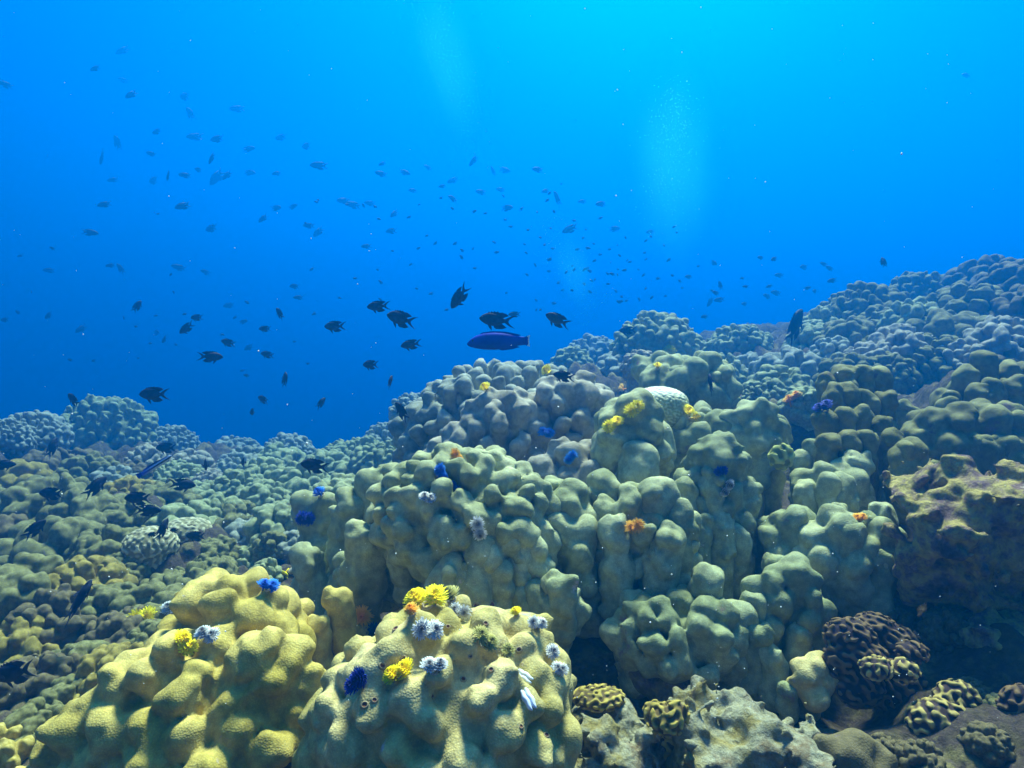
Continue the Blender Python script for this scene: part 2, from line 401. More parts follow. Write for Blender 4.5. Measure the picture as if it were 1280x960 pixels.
# ---------------------------------------------------------------- sea floor: one sheet out to where the water swallows it
CTRL = [(-500,1000,.7),(200,1000,.72),(60,900,1.0),(0,780,1.3),(-200,760,1.3),(0,665,1.9),(0,590,2.7),(100,580,3.4),(130,545,4.2),(20,560,3.0),(-250,600,2.5),
        (280,600,5.5),(250,650,2.0),(400,620,2.5),(330,640,2.2),(200,740,1.45),(480,560,3.5),(440,590,3.0),(380,720,1.5),(450,770,1.2),
        (600,800,1.1),(740,870,.95),(800,870,.95),(640,600,1.75),(520,590,2.1),(650,520,2.0),(760,545,1.7),(850,610,1.45),(760,700,1.25),
        (900,740,1.2),(950,620,1.6),(950,520,2.2),(1000,680,1.3),(1100,650,1.35),(1200,610,1.45),(1000,880,.92),(1090,860,1.0),(1150,1000,.68),
        (880,975,.72),(1280,880,.85),(1270,720,1.0),(1190,680,1.15),(1400,760,1.0),(1400,560,1.5),
        (760,465,2.9),(850,440,3.1),(920,445,3.0),(1000,425,3.2),(1050,405,3.0),(1120,385,3.1),(1200,365,3.2),(1280,345,3.2),(1450,315,3.3),
        (1150,450,2.2),(1250,460,2.0),(1050,465,2.5),(950,470,2.6),(820,425,4.5),(1000,400,4.6),(1280,350,4.6),(1600,330,4.0),(650,470,4.6),(450,560,4.8),(100,600,5.5),(-300,590,4.5)]
cp_ = np.array([P(*c) for c in CTRL])
extra = [(x, y, -2.6 + 0.07 * x) for x in range(-21, 22, 6) for y in (9, 12, 16, 20)] + [(x, y, 0.45 if y > -2 else 0.3) for x in range(-9, 10, 3) for y in (-9, -5, -2, -.3)] \
      + [(-6, 3, .55), (-6, 6, .2), (6, 2, 1.5), (7, 5, 1.1), (-12, 2, .3), (-12, 6, -.4), (13, 3, .8), (13, 7, .2), (-20, 0, 0), (20, 0, 0)]
CP = np.concatenate([cp_, np.array(extra, float)])
def warp(x, y):
    r = np.sqrt(x * x + y * y) + 0.05
    return np.stack([np.log(r) * 1.3, np.arctan2(x, y)], -1)
CW = warp(CP[:, 0], CP[:, 1])
def bed_smooth(x, y):
    x = np.asarray(x, float); y = np.asarray(y, float); q = warp(x, y)
    num = 0; den = 1e-12
    for k in range(len(CP)):
        da = q[..., 1] - CW[k, 1]; da = (da + math.pi) % (2 * math.pi) - math.pi
        d2 = (q[..., 0] - CW[k, 0]) ** 2 + (da * 1.25) ** 2
        w = np.exp(-d2 / 0.035) + 1e-4 / (0.02 + d2) ** 2
        num = num + w * CP[k, 2]; den = den + w
    return num / den
def cells(x, y, s, seed):
    """packed rounded knobs of spacing s: height of the tallest cap over each point, 0..1"""
    gx = np.floor(x / s).astype(np.int64); gy = np.floor(y / s).astype(np.int64); best = np.zeros(x.shape)
    for dx in (-1, 0, 1):
        for dy in (-1, 0, 1):
            ix, iy = gx + dx, gy + dy; o = np.zeros_like(ix)
            cx = (ix + 0.15 + 0.7 * _hash(ix, iy, o, seed)) * s; cy = (iy + 0.15 + 0.7 * _hash(ix, iy, o, seed + 1)) * s
            r = s * (0.55 + 0.35 * _hash(ix, iy, o, seed + 2)); h = 0.5 + 0.5 * _hash(ix, iy, o, seed + 3)
            d2 = ((x - cx) ** 2 + (y - cy) ** 2) / r ** 2
            best = np.maximum(best, h * np.sqrt(np.maximum(0, 1 - d2)))
    return best
def bed(x, y):
    x = np.asarray(x, float); y = np.asarray(y, float)
    r = np.sqrt(x * x + y * y)
    p = np.stack([x, y, np.zeros_like(x)], -1)
    z = bed_smooth(x, y) + 0.05 * fbm(p * 3.0, 4, 5) * np.clip(r / 1.5, .5, 2) + 0.035 * fbm(p * 14, 3, 8)
    k = np.clip((r - 0.9) / 0.8, 0.25, 1.0)
    wx = x + 0.03 * vnoise(p * 9, 31); wy = y + 0.03 * vnoise(p * 9, 32)
    return z + k * (0.15 * cells(wx, wy, 0.24, 3) + 0.085 * cells(wx, wy, 0.085, 11) + .025 * cells(wx, wy, .035, 17) - 0.20)

rings = np.concatenate([[0.0], np.geomspace(0.22, 24, 640)])
azs = np.concatenate([np.linspace(-0.95, 0.95, 640), np.linspace(0.95, 2 * math.pi - 0.95, 150)[1:-1]])
RR, AA = np.meshgrid(rings, azs, indexing='ij')
X, Y = RR * np.sin(AA), RR * np.cos(AA); Z = bed(X, Y)
nr, na = RR.shape
V = np.stack([X, Y, Z], -1).reshape(-1, 3); i = np.arange(nr - 1)[:, None]; j = np.arange(na)[None]; j2 = (j + 1) % na
Q = np.stack([i * na + j, i * na + j2, (i + 1) * na + j2, (i + 1) * na + j], -1).reshape(-1, 4)[:, ::-1]
tag(obj('seabed', mesh_np('seabed', V, Q, M['rock'])), 'dark rubbly reef rock of the sea floor between the corals', 'sea floor', kind='structure')

# the sea itself: even blue water filling one closed box
vm = bpy.data.materials.new('sea_water'); vm.use_nodes = True; n = vm.node_tree.nodes; n.clear()
o_ = n.new('ShaderNodeOutputMaterial'); pv = n.new('ShaderNodeVolumePrincipled')
pv.inputs['Color'].default_value = (*HAZE_COL, 1); pv.inputs['Density'].default_value = HAZE_DENS
pv.inputs['Absorption Color'].default_value = (0, .11, .36, 1); pv.inputs['Anisotropy'].default_value = 0.6
pv.inputs['Density Attribute'].default_value = ''; pv.inputs['Temperature Attribute'].default_value = ''
vm.node_tree.links.new(pv.outputs[0], o_.inputs['Volume'])
hx, z0, z1 = 25.0, float(Z.min()) - 1.0, CAMZ + 4.2
hv = [(-hx, -hx, z0), (hx, -hx, z0), (hx, hx, z0), (-hx, hx, z0), (-hx, -hx, z1), (hx, -hx, z1), (hx, hx, z1), (-hx, hx, z1)]
hq = [(3, 2, 1, 0), (4, 5, 6, 7), (0, 1, 5, 4), (1, 2, 6, 5), (2, 3, 7, 6), (3, 0, 4, 7)]
tag(obj('haze', mesh_np('haze', hv, hq, vm, smooth=False)), 'clear blue sea water fading the distance', 'water haze', kind='stuff')

# ---------------------------------------------------------------- coral colonies
def finish(grid, mat, name, parent, origin, noise=(0.003, 40), seed=1):
    if noise: grid.noise(noise[0], noise[1], seed)
    V, Q = grid.skin()
    return obj(name, mesh_np(name, V - origin, Q, mat), parent)

def bounds(prs):
    lo = np.min([np.minimum(a - ra, b - rb) for p in prs for a, b, ra, rb in p], 0); hi = np.max([np.maximum(a + ra, b + rb) for p in prs for a, b, ra, rb in p], 0)
    return lo, hi

def column(px, py, d, wpx, hpx, rng, lean=0.1, heads=7):
    """an upright column whose knobby top shows at a pixel: radius from its width, running down hpx pixels"""
    wpx = wpx * (.72 if wpx > 44 else .82 if wpx > 36 else .92)
    r = wpx * 0.5 * d / F; ln = hpx * d / F
    top = P(px, py, d) - UP * r * 1.25
    dr = nrm(UP + rng.normal(0, lean, 3)); a = top - dr * ln
    pr = [(a, top, r * 0.92, r * 0.80)]
    for k in range(heads):                       # bumps round the head and down the sides
        an = rng.uniform(0, 6.28) if k > 2 else -math.pi / 2 + (k - 1) * 1.6 + rng.uniform(-.4, .4)
        w = np.array([math.cos(an), math.sin(an), 0]); t = rng.uniform(-0.1, 0.75) if k < heads * .6 else rng.uniform(.4, 1)
        rr = r * rng.uniform(0.32, 0.52)
        q = top - dr * ln * max(0, t - .15) + w * r * rng.uniform(.5, .85) + UP * r * (0.45 if t < .2 else 0)
        pr.append((q - UP * rr, q + UP * rr * .3, rr, rr * .9))
    pr.append((top, top + dr * r * 0.45 + rng.normal(0, .15, 3) * r, r * .62, r * .55))
    return pr

def colony(name, label, cat, mat, domes, cols=(), vox=0.006, seed=1, group=None, colmat=None, noise=(0.003, 40), knob=.12, k=0.05, kin=.10, core=.85):
    """domes: (px, py, d, width px, height px, depth ratio, lobe px, lobe length px, upness, bumps) ; cols: (px, py, d, w px, h px)"""
    rng = np.random.default_rng(seed)
    cen = P(domes[0][0], domes[0][1], domes[0][2])
    org = cen.copy(); org[2] = bed_smooth(cen[0], cen[1])
    t = empty(name, org); tag(t, label, cat, group)
    ells = []; lob = []
    for (px, py, d, w, h, dep, lp, ll, up, bumps) in domes:
        c = P(px, py, d); R = np.array([w * .5 * d / F, w * .5 * d / F * dep, h * d / F])
        s = lp * d / F
        ells.append((c, R - s * core - ll * d / F * 0.2)); lob += [(l, s) for l in dome_lobes(c, R, s, ll * d / F, rng, up, bumps)]
    lo, hi = bounds([l for l, s in lob])
    for c, R in ells: lo = np.minimum(lo, c - R); hi = np.maximum(hi, c + R)
    g = Grid(lo, hi, vox)
    for c, R in ells: g.ell(c, R, 0.01)
    for l, s in lob: g.add(l, s * kin, s * k)
    g.knobs(knob * np.mean([s for l, s in lob]), .55 * np.mean([s for l, s in lob]), seed)
    finish(g, mat, 'mound', t, org, noise, seed)
    for (px, py, d, w, h) in cols:
        pr = column(px, py, d, w, h, rng); lo, hi = bounds([pr])
        g = Grid(lo, hi, vox); g.add(pr, w * .5 * d / F * 0.18, 0.004)
        g.knobs(1.7 * knob * w * .62 * d / F, .36 * w * d / F, seed + int(px))
        finish(g, colmat or mat, 'column', t, org, noise, seed + int(px))
    return t

LC = 'lobed coral'
def C_(label, mat, domes, cols=(), **kw): return colony('coral_colony', label, kw.pop('cat', LC), M[mat], domes, cols, **kw)

# near left, yellow-olive
C_('large mustard yellow lobed coral filling the lower left corner foreground', 'yellow', [
    (295, 800, .94, 180, 85, .9, 46, 7, .35, 2), (250, 885, .86, 250, 100, .8, 50, 8, .3, 2), (335, 900, .84, 150, 115, .7, 46, 7, .25, 2),
    (140, 935, .82, 170, 75, .7, 46, 8, .3, 2), (60, 990, .80, 110, 45, .6, 42, 8, .3, 2), (270, 975, .80, 250, 100, .6, 54, 6, .2, 2)],
    [(425, 728, 1.0, 44, 130), (400, 765, .98, 40, 80), (372, 745, 1.02, 44, 90)], vox=.0046, seed=3, k=.10, core=.62)
# near centre, yellow with many worms
YB = C_('pale yellow rounded coral in the bottom centre, studded with fan worms and worm holes', 'yellow_pale', [
    (555, 905, .76, 320, 148, .85, 46, 3, .10, 2), (620, 855, .80, 180, 95, .9, 42, 3, .15, 2), (470, 935, .74, 190, 112, .7, 46, 4, .15, 2), (655, 915, .78, 130, 105, .7, 42, 3, .15, 2)],
    (), vox=.004, seed=8, k=.16, core=.55)
# centre, green-grey
C_('big green lobed coral mound in the middle, white spiky worm on its front', 'green', [
    (580, 650, 1.12, 230, 94, .8, 27, 14, .5, 2), (600, 690, 1.06, 190, 77, .6, 30, 18, .5, 2)],
    [(478, 580, 1.25, 72, 120), (440, 605, 1.25, 60, 100), (500, 600, 1.16, 64, 110), (455, 650, 1.10, 66, 110), (498, 645, 1.08, 38, 80), (400, 610, 1.35, 70, 90), (385, 675, 1.22, 62, 90), (430, 690, 1.16, 50, 80),
     (565, 690, 1.0, 70, 60), (600, 660, 1.0, 60, 90), (650, 640, 1.02, 66, 90), (625, 700, 1.0, 60, 70)], vox=.005, seed=11, knob=.15)
C_('narrow green lobed column coral right of the central mound, above the dark hollow', 'green', [
    (708, 665, 1.12, 80, 60, .8, 40, 12, .5, 2)], [(695, 590, 1.18, 52, 120), (715, 640, 1.08, 66, 110)], vox=.005, seed=12, knob=.17)
C_('two-headed greenish knob coral behind the wormy yellow coral', 'greengrey', [
    (690, 770, 1.0, 90, 45, .7, 34, 14, .5, 2)], [(702, 712, .97, 56, 90), (655, 730, 1.0, 44, 60)], vox=.005, seed=13, knob=.17)
C_('green twin-headed column coral with an orange fan worm between its lobes', 'green', [
    (800, 690, 1.12, 146, 84, .7, 29, 18, .55, 2)], [(755, 585, 1.15, 68, 130), (815, 592, 1.1, 74, 130), (850, 622, 1.08, 46, 90), (770, 640, 1.06, 60, 90), (830, 650, 1.05, 60, 100)], vox=.005, seed=14, knob=.17)
C_('tall greenish lobed coral with a dark blue worm and a white tuft on its side', 'greengrey', [
    (890, 640, 1.2, 108, 95, .7, 28, 18, .55, 2)], [(872, 565, 1.2, 44, 130), (900, 545, 1.22, 42, 130), (920, 560, 1.24, 36, 130), (935, 595, 1.22, 30, 140), (925, 650, 1.15, 36, 110), (858, 595, 1.16, 42, 100), (890, 590, 1.16, 40, 90), (905, 640, 1.14, 38, 90), (870, 640, 1.13, 40, 90)], vox=.0055, seed=15, knob=.17)
C_('low shaded green lobes at the foot of the twin-headed column coral', 'greengrey', [
    (850, 800, 1.0, 176, 60, .7, 29, 18, .55, 2)], [(885, 700, 1.02, 54, 90), (925, 752, .98, 50, 90), (795, 735, 1.04, 60, 70), (830, 745, 1.0, 50, 80), (870, 780, .98, 50, 60), (790, 770, 1.0, 48, 60), (948, 775, .97, 34, 70)], vox=.005, seed=16, knob=.17)
# upper dome
C_('large blue-grey dome of lumpy coral under the blue wrasse', 'bluegrey', [
    (640, 560, 1.85, 290, 108, .8, 23, 9, .4, 2)], (), vox=.0075, seed=21)
C_('pinkish grey lobed coral on the front of the blue-grey dome', 'grey', [
    (625, 575, 1.55, 140, 87, .6, 26, 14, .5, 2), (710, 545, 1.6, 134, 78, .7, 26, 12, .45, 2), (560, 590, 1.6, 90, 45, .6, 32, 10, .4, 2)],
    [(618, 495, 1.52, 50, 90), (725, 470, 1.6, 44, 90)], vox=.0065, seed=22)
C_('brownish grey low lobes below the bright blue worm, behind the central mound', 'grey', [
    (720, 600, 1.35, 130, 50, .7, 38, 12, .5, 2)], [(705, 580, 1.3, 48, 60), (735, 575, 1.32, 50, 60), (690, 560, 1.38, 40, 50)], vox=.0055, seed=23)
C_('smooth broad green lobe with two bright yellow worms on its face', 'green', [
    (790, 560, 1.3, 96, 68, .7, 40, 10, .4, 2)], [(765, 500, 1.34, 60, 100), (820, 520, 1.32, 60, 90), (800, 548, 1.24, 84, 80), (790, 495, 1.42, 70, 60)], vox=.0055, seed=24)
C_('cluster of pale green lobes just below the white-topped brain coral', 'greengrey', [
    (890, 570, 1.4, 126, 54, .7, 30, 12, .4, 2), (940, 560, 1.35, 84, 64, .6, 30, 14, .4, 2)],
    [(850, 510, 1.4, 50, 60), (880, 500, 1.42, 44, 50), (935, 505, 1.36, 60, 120), (970, 510, 1.4, 40, 100), (900, 515, 1.36, 60, 60)], vox=.006, seed=25)
C_('folded green coral ridge behind the white-topped brain coral', 'greengrey', [
    (860, 490, 1.75, 130, 50, .7, 32, 8, .4, 2), (830, 470, 1.9, 90, 30, .7, 30, 8, .4, 2)], [(895, 460, 1.7, 36, 60), (850, 455, 1.7, 50, 40)], vox=.0075, seed=26)
# right
rf = np.random.default_rng(77)
fc = [(x + rf.uniform(-5, 5), 446 + 26 * r + abs(x - 1075) * .35 + rf.uniform(-6, 10), 1.44 - .055 * r, rf.uniform(28, 40), rf.uniform(80, 120)) for r in range(4) for x in range(1032 + 8 * (r % 2), 1122, 24)]
C_('tall finger-lobed coral on the right with sharp lit rims', 'olive', [(1075, 575, 1.37, 90, 60, .7, 34, 20, .75, 2)], fc, vox=.005, seed=31)
fc = [(x + rf.uniform(-7, 7), np.interp(x, (1140, 1190, 1220, 1290), (500, 462, 442, 446)) + 30 * r + rf.uniform(-8, 12), 1.6 - .075 * r, rf.uniform(30, 46), rf.uniform(70, 120)) for r in range(4) for x in range(1145 + 14 * (r % 2), 1300, 28)]
C_('wide bank of olive finger coral at the right edge', 'olive', [(1215, 565, 1.45, 170, 60, .7, 36, 22, .75, 2), (1270, 535, 1.6, 120, 50, .7, 34, 20, .7, 2)], fc, vox=.0055, seed=32)
C_('single rounded coral head standing alone above the dark gap on the right', 'olive', [
    (1137, 590, 1.2, 46, 38, .8, 34, 6, .4, 2)], [(1137, 547, 1.2, 46, 60)], vox=.005, seed=33)
C_('small green finger coral with an orange worm on top, left of the dark gap', 'green', [
    (1060, 700, 1.1, 130, 60, .7, 36, 20, .7, 2)], [(1085, 635, 1.1, 34, 60), (1105, 625, 1.1, 34, 60), (1065, 650, 1.06, 36, 60), (1100, 680, 1.05, 44, 60), (1045, 625, 1.14, 34, 60), (1030, 655, 1.1, 36, 60), (1120, 655, 1.1, 30, 60)], vox=.005, seed=34)
C_('short stubby green coral fingers spreading down the slope right of the shaded lobes', 'greengrey', [
    (985, 770, 1.02, 110, 70, .7, 34, 18, .65, 2), (990, 690, 1.15, 90, 60, .7, 34, 18, .65, 2)],
    [(965, 640, 1.2, 36, 60), (1000, 655, 1.15, 36, 60), (975, 690, 1.1, 36, 60), (1005, 715, 1.05, 40, 60), (945, 735, 1.0, 40, 60), (1000, 775, .98, 40, 50), (965, 800, .96, 36, 50), (1010, 830, .94, 36, 40), (985, 850, .92, 28, 30)], vox=.005, seed=35)
C_('cluster of green finger coral left of the lone rounded head', 'green', [
    (1040, 620, 1.25, 100, 45, .7, 34, 20, .7, 2)], [(1070, 560, 1.25, 44, 90), (1050, 590, 1.2, 34, 60), (1020, 545, 1.3, 40, 80), (1005, 560, 1.3, 40, 80), (1035, 590, 1.2, 36, 60), (1010, 600, 1.22, 36, 60)], vox=.0055, seed=36)
# ---------------------------------------------------------------- rugged rock and brain corals
def attr_mat(name, low, high, white=None, rough=0.8):
    """colours ridges and valleys that are modelled into the mesh (attribute 'ridge')"""
    m, n, l, b = new_mat(name)
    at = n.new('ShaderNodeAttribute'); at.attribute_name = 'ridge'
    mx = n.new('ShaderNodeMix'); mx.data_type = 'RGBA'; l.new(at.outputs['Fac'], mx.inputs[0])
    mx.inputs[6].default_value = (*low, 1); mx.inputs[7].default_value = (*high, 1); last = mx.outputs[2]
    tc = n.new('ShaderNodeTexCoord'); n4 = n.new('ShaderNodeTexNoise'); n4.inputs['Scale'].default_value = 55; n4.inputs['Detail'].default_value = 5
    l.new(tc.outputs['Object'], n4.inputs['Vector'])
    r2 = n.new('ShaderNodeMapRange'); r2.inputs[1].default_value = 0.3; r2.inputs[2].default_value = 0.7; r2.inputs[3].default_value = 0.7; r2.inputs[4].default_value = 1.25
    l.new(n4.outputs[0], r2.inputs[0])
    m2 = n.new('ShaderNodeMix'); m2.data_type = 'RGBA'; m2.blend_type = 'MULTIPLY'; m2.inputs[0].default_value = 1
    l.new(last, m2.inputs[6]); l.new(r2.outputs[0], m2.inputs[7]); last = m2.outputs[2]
    if white:
        g = n.new('ShaderNodeSeparateXYZ'); l.new(tc.outputs['Object'], g.inputs[0])
        a2 = n.new('ShaderNodeMath'); a2.operation = 'MULTIPLY_ADD'; a2.inputs[1].default_value = 0.012
        l.new(n4.outputs[0], a2.inputs[0]); l.new(g.outputs[2], a2.inputs[2])
        rr = n.new('ShaderNodeMapRange'); rr.inputs[1].default_value = white[0]; rr.inputs[2].default_value = white[1]; l.new(a2.outputs[0], rr.inputs[0])
        m3 = n.new('ShaderNodeMix'); m3.data_type = 'RGBA'; l.new(rr.outputs[0], m3.inputs[0]); l.new(last, m3.inputs[6]); m3.inputs[7].default_value = (0.80, 0.79, 0.62, 1)
        last = m3.outputs[2]
    l.new(last, b.inputs['Base Color']); b.inputs['Roughness'].default_value = rough; b.inputs['Specular IOR Level'].default_value = 0.12
    return m
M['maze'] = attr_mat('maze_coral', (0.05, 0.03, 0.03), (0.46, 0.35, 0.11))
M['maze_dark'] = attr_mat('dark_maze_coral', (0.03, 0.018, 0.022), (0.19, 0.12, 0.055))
M['maze_yellow'] = attr_mat('yellow_maze_coral', (0.12, 0.08, 0.03), (0.44, 0.33, 0.07))
M['brain_white'] = attr_mat('bleached_brain_coral', (0.34, 0.36, 0.15), (0.54, 0.54, 0.28), white=(0.014, 0.036))
M['brain_pale'] = attr_mat('pale_brain_coral', (0.22, 0.20, 0.10), (0.50, 0.46, 0.28))
M['crest'] = attr_mat('ridged_yellow_coral', (0.16, 0.18, 0.05), (0.50, 0.52, 0.16))

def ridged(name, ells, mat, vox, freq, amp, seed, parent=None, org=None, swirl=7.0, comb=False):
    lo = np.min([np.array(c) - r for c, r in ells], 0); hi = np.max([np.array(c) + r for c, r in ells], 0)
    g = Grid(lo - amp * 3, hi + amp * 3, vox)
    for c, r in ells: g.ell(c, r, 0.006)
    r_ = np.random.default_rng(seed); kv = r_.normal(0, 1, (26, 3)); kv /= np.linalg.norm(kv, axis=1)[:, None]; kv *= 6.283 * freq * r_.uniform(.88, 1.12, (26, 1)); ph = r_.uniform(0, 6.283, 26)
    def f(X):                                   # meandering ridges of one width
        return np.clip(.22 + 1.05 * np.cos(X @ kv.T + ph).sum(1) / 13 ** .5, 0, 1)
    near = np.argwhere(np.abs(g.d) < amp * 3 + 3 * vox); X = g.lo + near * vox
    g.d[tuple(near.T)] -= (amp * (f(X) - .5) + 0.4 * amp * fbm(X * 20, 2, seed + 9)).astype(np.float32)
    V, Q = g.skin(); org = np.array(org if org is not None else np.array(ells[0][0]))
    me = mesh_np(name, V - org, Q, mat)
    a = me.attributes.new('ridge', 'FLOAT', 'POINT'); a.data.foreach_set('value', f(V).astype(np.float32))
    return obj(name, me, parent, None if parent else org)

def E(px, py, d, wpx, hpx, dep=.8):
    return (P(px, py, d), np.array([wpx * .5 * d / F, wpx * .5 * d / F * dep, hpx * .5 * d / F]))

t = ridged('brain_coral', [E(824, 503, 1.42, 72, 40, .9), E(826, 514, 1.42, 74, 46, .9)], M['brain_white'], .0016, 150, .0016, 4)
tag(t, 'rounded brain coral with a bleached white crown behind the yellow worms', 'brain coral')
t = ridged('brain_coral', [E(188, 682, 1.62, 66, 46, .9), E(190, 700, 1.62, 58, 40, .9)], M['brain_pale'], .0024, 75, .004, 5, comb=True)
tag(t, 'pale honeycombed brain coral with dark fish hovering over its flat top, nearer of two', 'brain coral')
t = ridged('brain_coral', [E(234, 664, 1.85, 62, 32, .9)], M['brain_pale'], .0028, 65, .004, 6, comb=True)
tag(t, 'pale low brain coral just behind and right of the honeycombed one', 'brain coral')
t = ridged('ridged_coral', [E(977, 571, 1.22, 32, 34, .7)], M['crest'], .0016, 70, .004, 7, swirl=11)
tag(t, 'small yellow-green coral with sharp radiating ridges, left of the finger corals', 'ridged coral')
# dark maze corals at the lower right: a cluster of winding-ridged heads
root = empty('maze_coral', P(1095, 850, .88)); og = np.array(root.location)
tag(root, 'cluster of dark winding-ridged maze coral heads with two heads coloured as lit yellow, lower right', 'maze coral')
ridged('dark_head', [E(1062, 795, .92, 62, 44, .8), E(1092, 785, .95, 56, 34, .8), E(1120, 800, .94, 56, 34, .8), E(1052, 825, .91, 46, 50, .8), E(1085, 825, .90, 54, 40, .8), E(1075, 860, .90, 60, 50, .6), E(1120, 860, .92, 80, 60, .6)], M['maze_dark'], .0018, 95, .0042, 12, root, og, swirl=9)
ridged('lit_colour_head', [E(1095, 835, .86, 40, 28, .8)], M['maze'], .0015, 95, .004, 13, root, og, swirl=9)  # light put into colour: brighter maze tones than the dark heads
ridged('lit_colour_head', [E(1130, 838, .86, 36, 28, .8)], M['maze'], .0015, 95, .004, 14, root, og, swirl=9)
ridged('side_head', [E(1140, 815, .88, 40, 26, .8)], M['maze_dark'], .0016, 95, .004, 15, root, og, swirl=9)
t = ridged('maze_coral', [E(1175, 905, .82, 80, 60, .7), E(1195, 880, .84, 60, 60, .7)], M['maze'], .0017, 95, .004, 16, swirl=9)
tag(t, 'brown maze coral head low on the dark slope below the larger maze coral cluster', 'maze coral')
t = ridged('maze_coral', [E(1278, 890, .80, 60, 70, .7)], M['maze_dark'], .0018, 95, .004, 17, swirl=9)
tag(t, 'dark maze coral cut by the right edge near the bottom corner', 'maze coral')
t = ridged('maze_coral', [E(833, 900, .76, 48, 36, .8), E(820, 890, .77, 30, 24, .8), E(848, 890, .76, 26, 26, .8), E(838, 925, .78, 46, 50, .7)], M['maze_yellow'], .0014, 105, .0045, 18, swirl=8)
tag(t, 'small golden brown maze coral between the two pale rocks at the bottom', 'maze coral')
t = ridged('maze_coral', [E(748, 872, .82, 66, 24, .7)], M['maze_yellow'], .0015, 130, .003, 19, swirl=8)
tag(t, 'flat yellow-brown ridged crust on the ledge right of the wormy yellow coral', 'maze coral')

def rock(label, ells, mat, vox, seed, n1=(.018, 16), n2=(.006, 55), name='reef_rock'):
    lo = np.min([c - r for c, r in ells], 0); hi = np.max([c + r for c, r in ells], 0)
    g = Grid(lo - .05, hi + .05, vox)
    for c, r in ells: g.ell(c, r, 0.03)
    g.noise(n1[0], n1[1], seed, 3); g.noise(n2[0], n2[1], seed + 3, 3)
    V, Q = g.skin(); org = np.array(ells[0][0])
    return tag(obj(name, mesh_np(name, V - org, Q, mat), None, org), label, 'rock')
rock('craggy pale-crusted rock outcrop jutting in from the right edge', [E(1215, 640, 1.0, 150, 70, .8), E(1280, 655, .98, 150, 90, .8), E(1160, 625, 1.05, 60, 50, .8), E(1165, 690, 1.0, 70, 90, .8), E(1250, 710, 1.02, 130, 90, .7)], M['crust'], .004, 41, (.045, 17), (.018, 55))
rock('pale sandy rock in the bottom middle, blotched with yellow crust', [E(925, 945, .78, 190, 100, .8), E(960, 985, .75, 190, 120, .7), E(880, 905, .82, 80, 60, .8)], M['palerock'], .0036, 42, (.022, 24), (.011, 70))
rock('pitted pale ledge at the bottom, touching the wormy yellow coral', [E(775, 930, .80, 110, 60, .8), E(760, 980, .76, 130, 90, .7), E(735, 905, .84, 70, 50, .7)], M['palerock'], .0036, 43, (.022, 28), (.011, 75))
rock('yellow-edged rock shelf at the right edge above the lower maze coral', [E(1255, 800, .95, 100, 50, .8), E(1285, 770, .98, 80, 70, .8)], M['crust'], .0045, 44, (.018, 22), (.007, 60))
rock('dark encrusted rock wall under the maze corals in the lower right corner', [E(1170, 985, .86, 190, 120, .7), E(1250, 960, .92, 170, 150, .7)], M['darkrock'], .0042, 45, (.05, 13), (.022, 45))
rock('purple-brown boulder in the hollow below the shaded green lobes', [E(840, 850, .98, 90, 50, .7)], M['darkrock'], .0045, 46, (.016, 22), (.006, 60))
C_('pinkish brown rounded lobes at the very bottom, right of the pale rock', 'brown', [(1065, 965, .72, 100, 45, .7, 40, 12, .5, 3)], (), vox=.0045, seed=47)
C_('small yellow-grey knob coral growing on the slope left of the maze coral cluster', 'yellow_pale', [(1015, 850, .92, 60, 30, .7, 26, 10, .5, 2)], (), vox=.0045, seed=48)

# ---------------------------------------------------------------- smaller colonies: a few kinds, copied over the slopes
def proto(kind, seed):
    rng = np.random.default_rng(seed); R = np.array([1, 1, .9])
    s, ln, up, nb = dict(knobby=(.38, .12, .45, 2), lobed=(.50, .20, .55, 3), finger=(.42, .38, .75, 2), smooth=(.56, .10, .4, 3), frilly=(.30, .14, .5, 2), fine=(.21, .12, .5, 2))[kind]
    lobs = [(l, s) for l in dome_lobes((0, 0, 0), R, s, ln, rng, up, nb, -.6)]
    g_e = [((0, 0, 0), R - s * .85 - ln * .2), ((0, 0, -.95), np.array([.72, .72, .9]))]
    lo = np.array([-1.5, -1.5, -1.9]); hi = np.array([1.5, 1.5, 1.5])
    g = Grid(lo, hi, .034)
    for c, r in g_e: g.ell(c, r, .05)
    for l, s in lobs: g.add(l, s * .1, s * .05)
    g.knobs(*dict(knobby=(.05, .19), lobed=(.06, .26), finger=(.05, .2), smooth=(.06, .32), frilly=(.03, .12), fine=(.02, .1))[kind], seed)
    g.noise(.04, 3, seed)
    V, Q = g.skin(); me = mesh_np('coral_colony', V, Q, M['olive'])
    return me, float(V[:, 2].max()), float(np.abs(V[:, 0]).max())
PROTO = {k: [proto(k, s) for s in sd] for k, sd in dict(knobby=(51, 52), lobed=(53, 54), finger=(55,), smooth=(56,), frilly=(57,), fine=(58, 59)).items()}

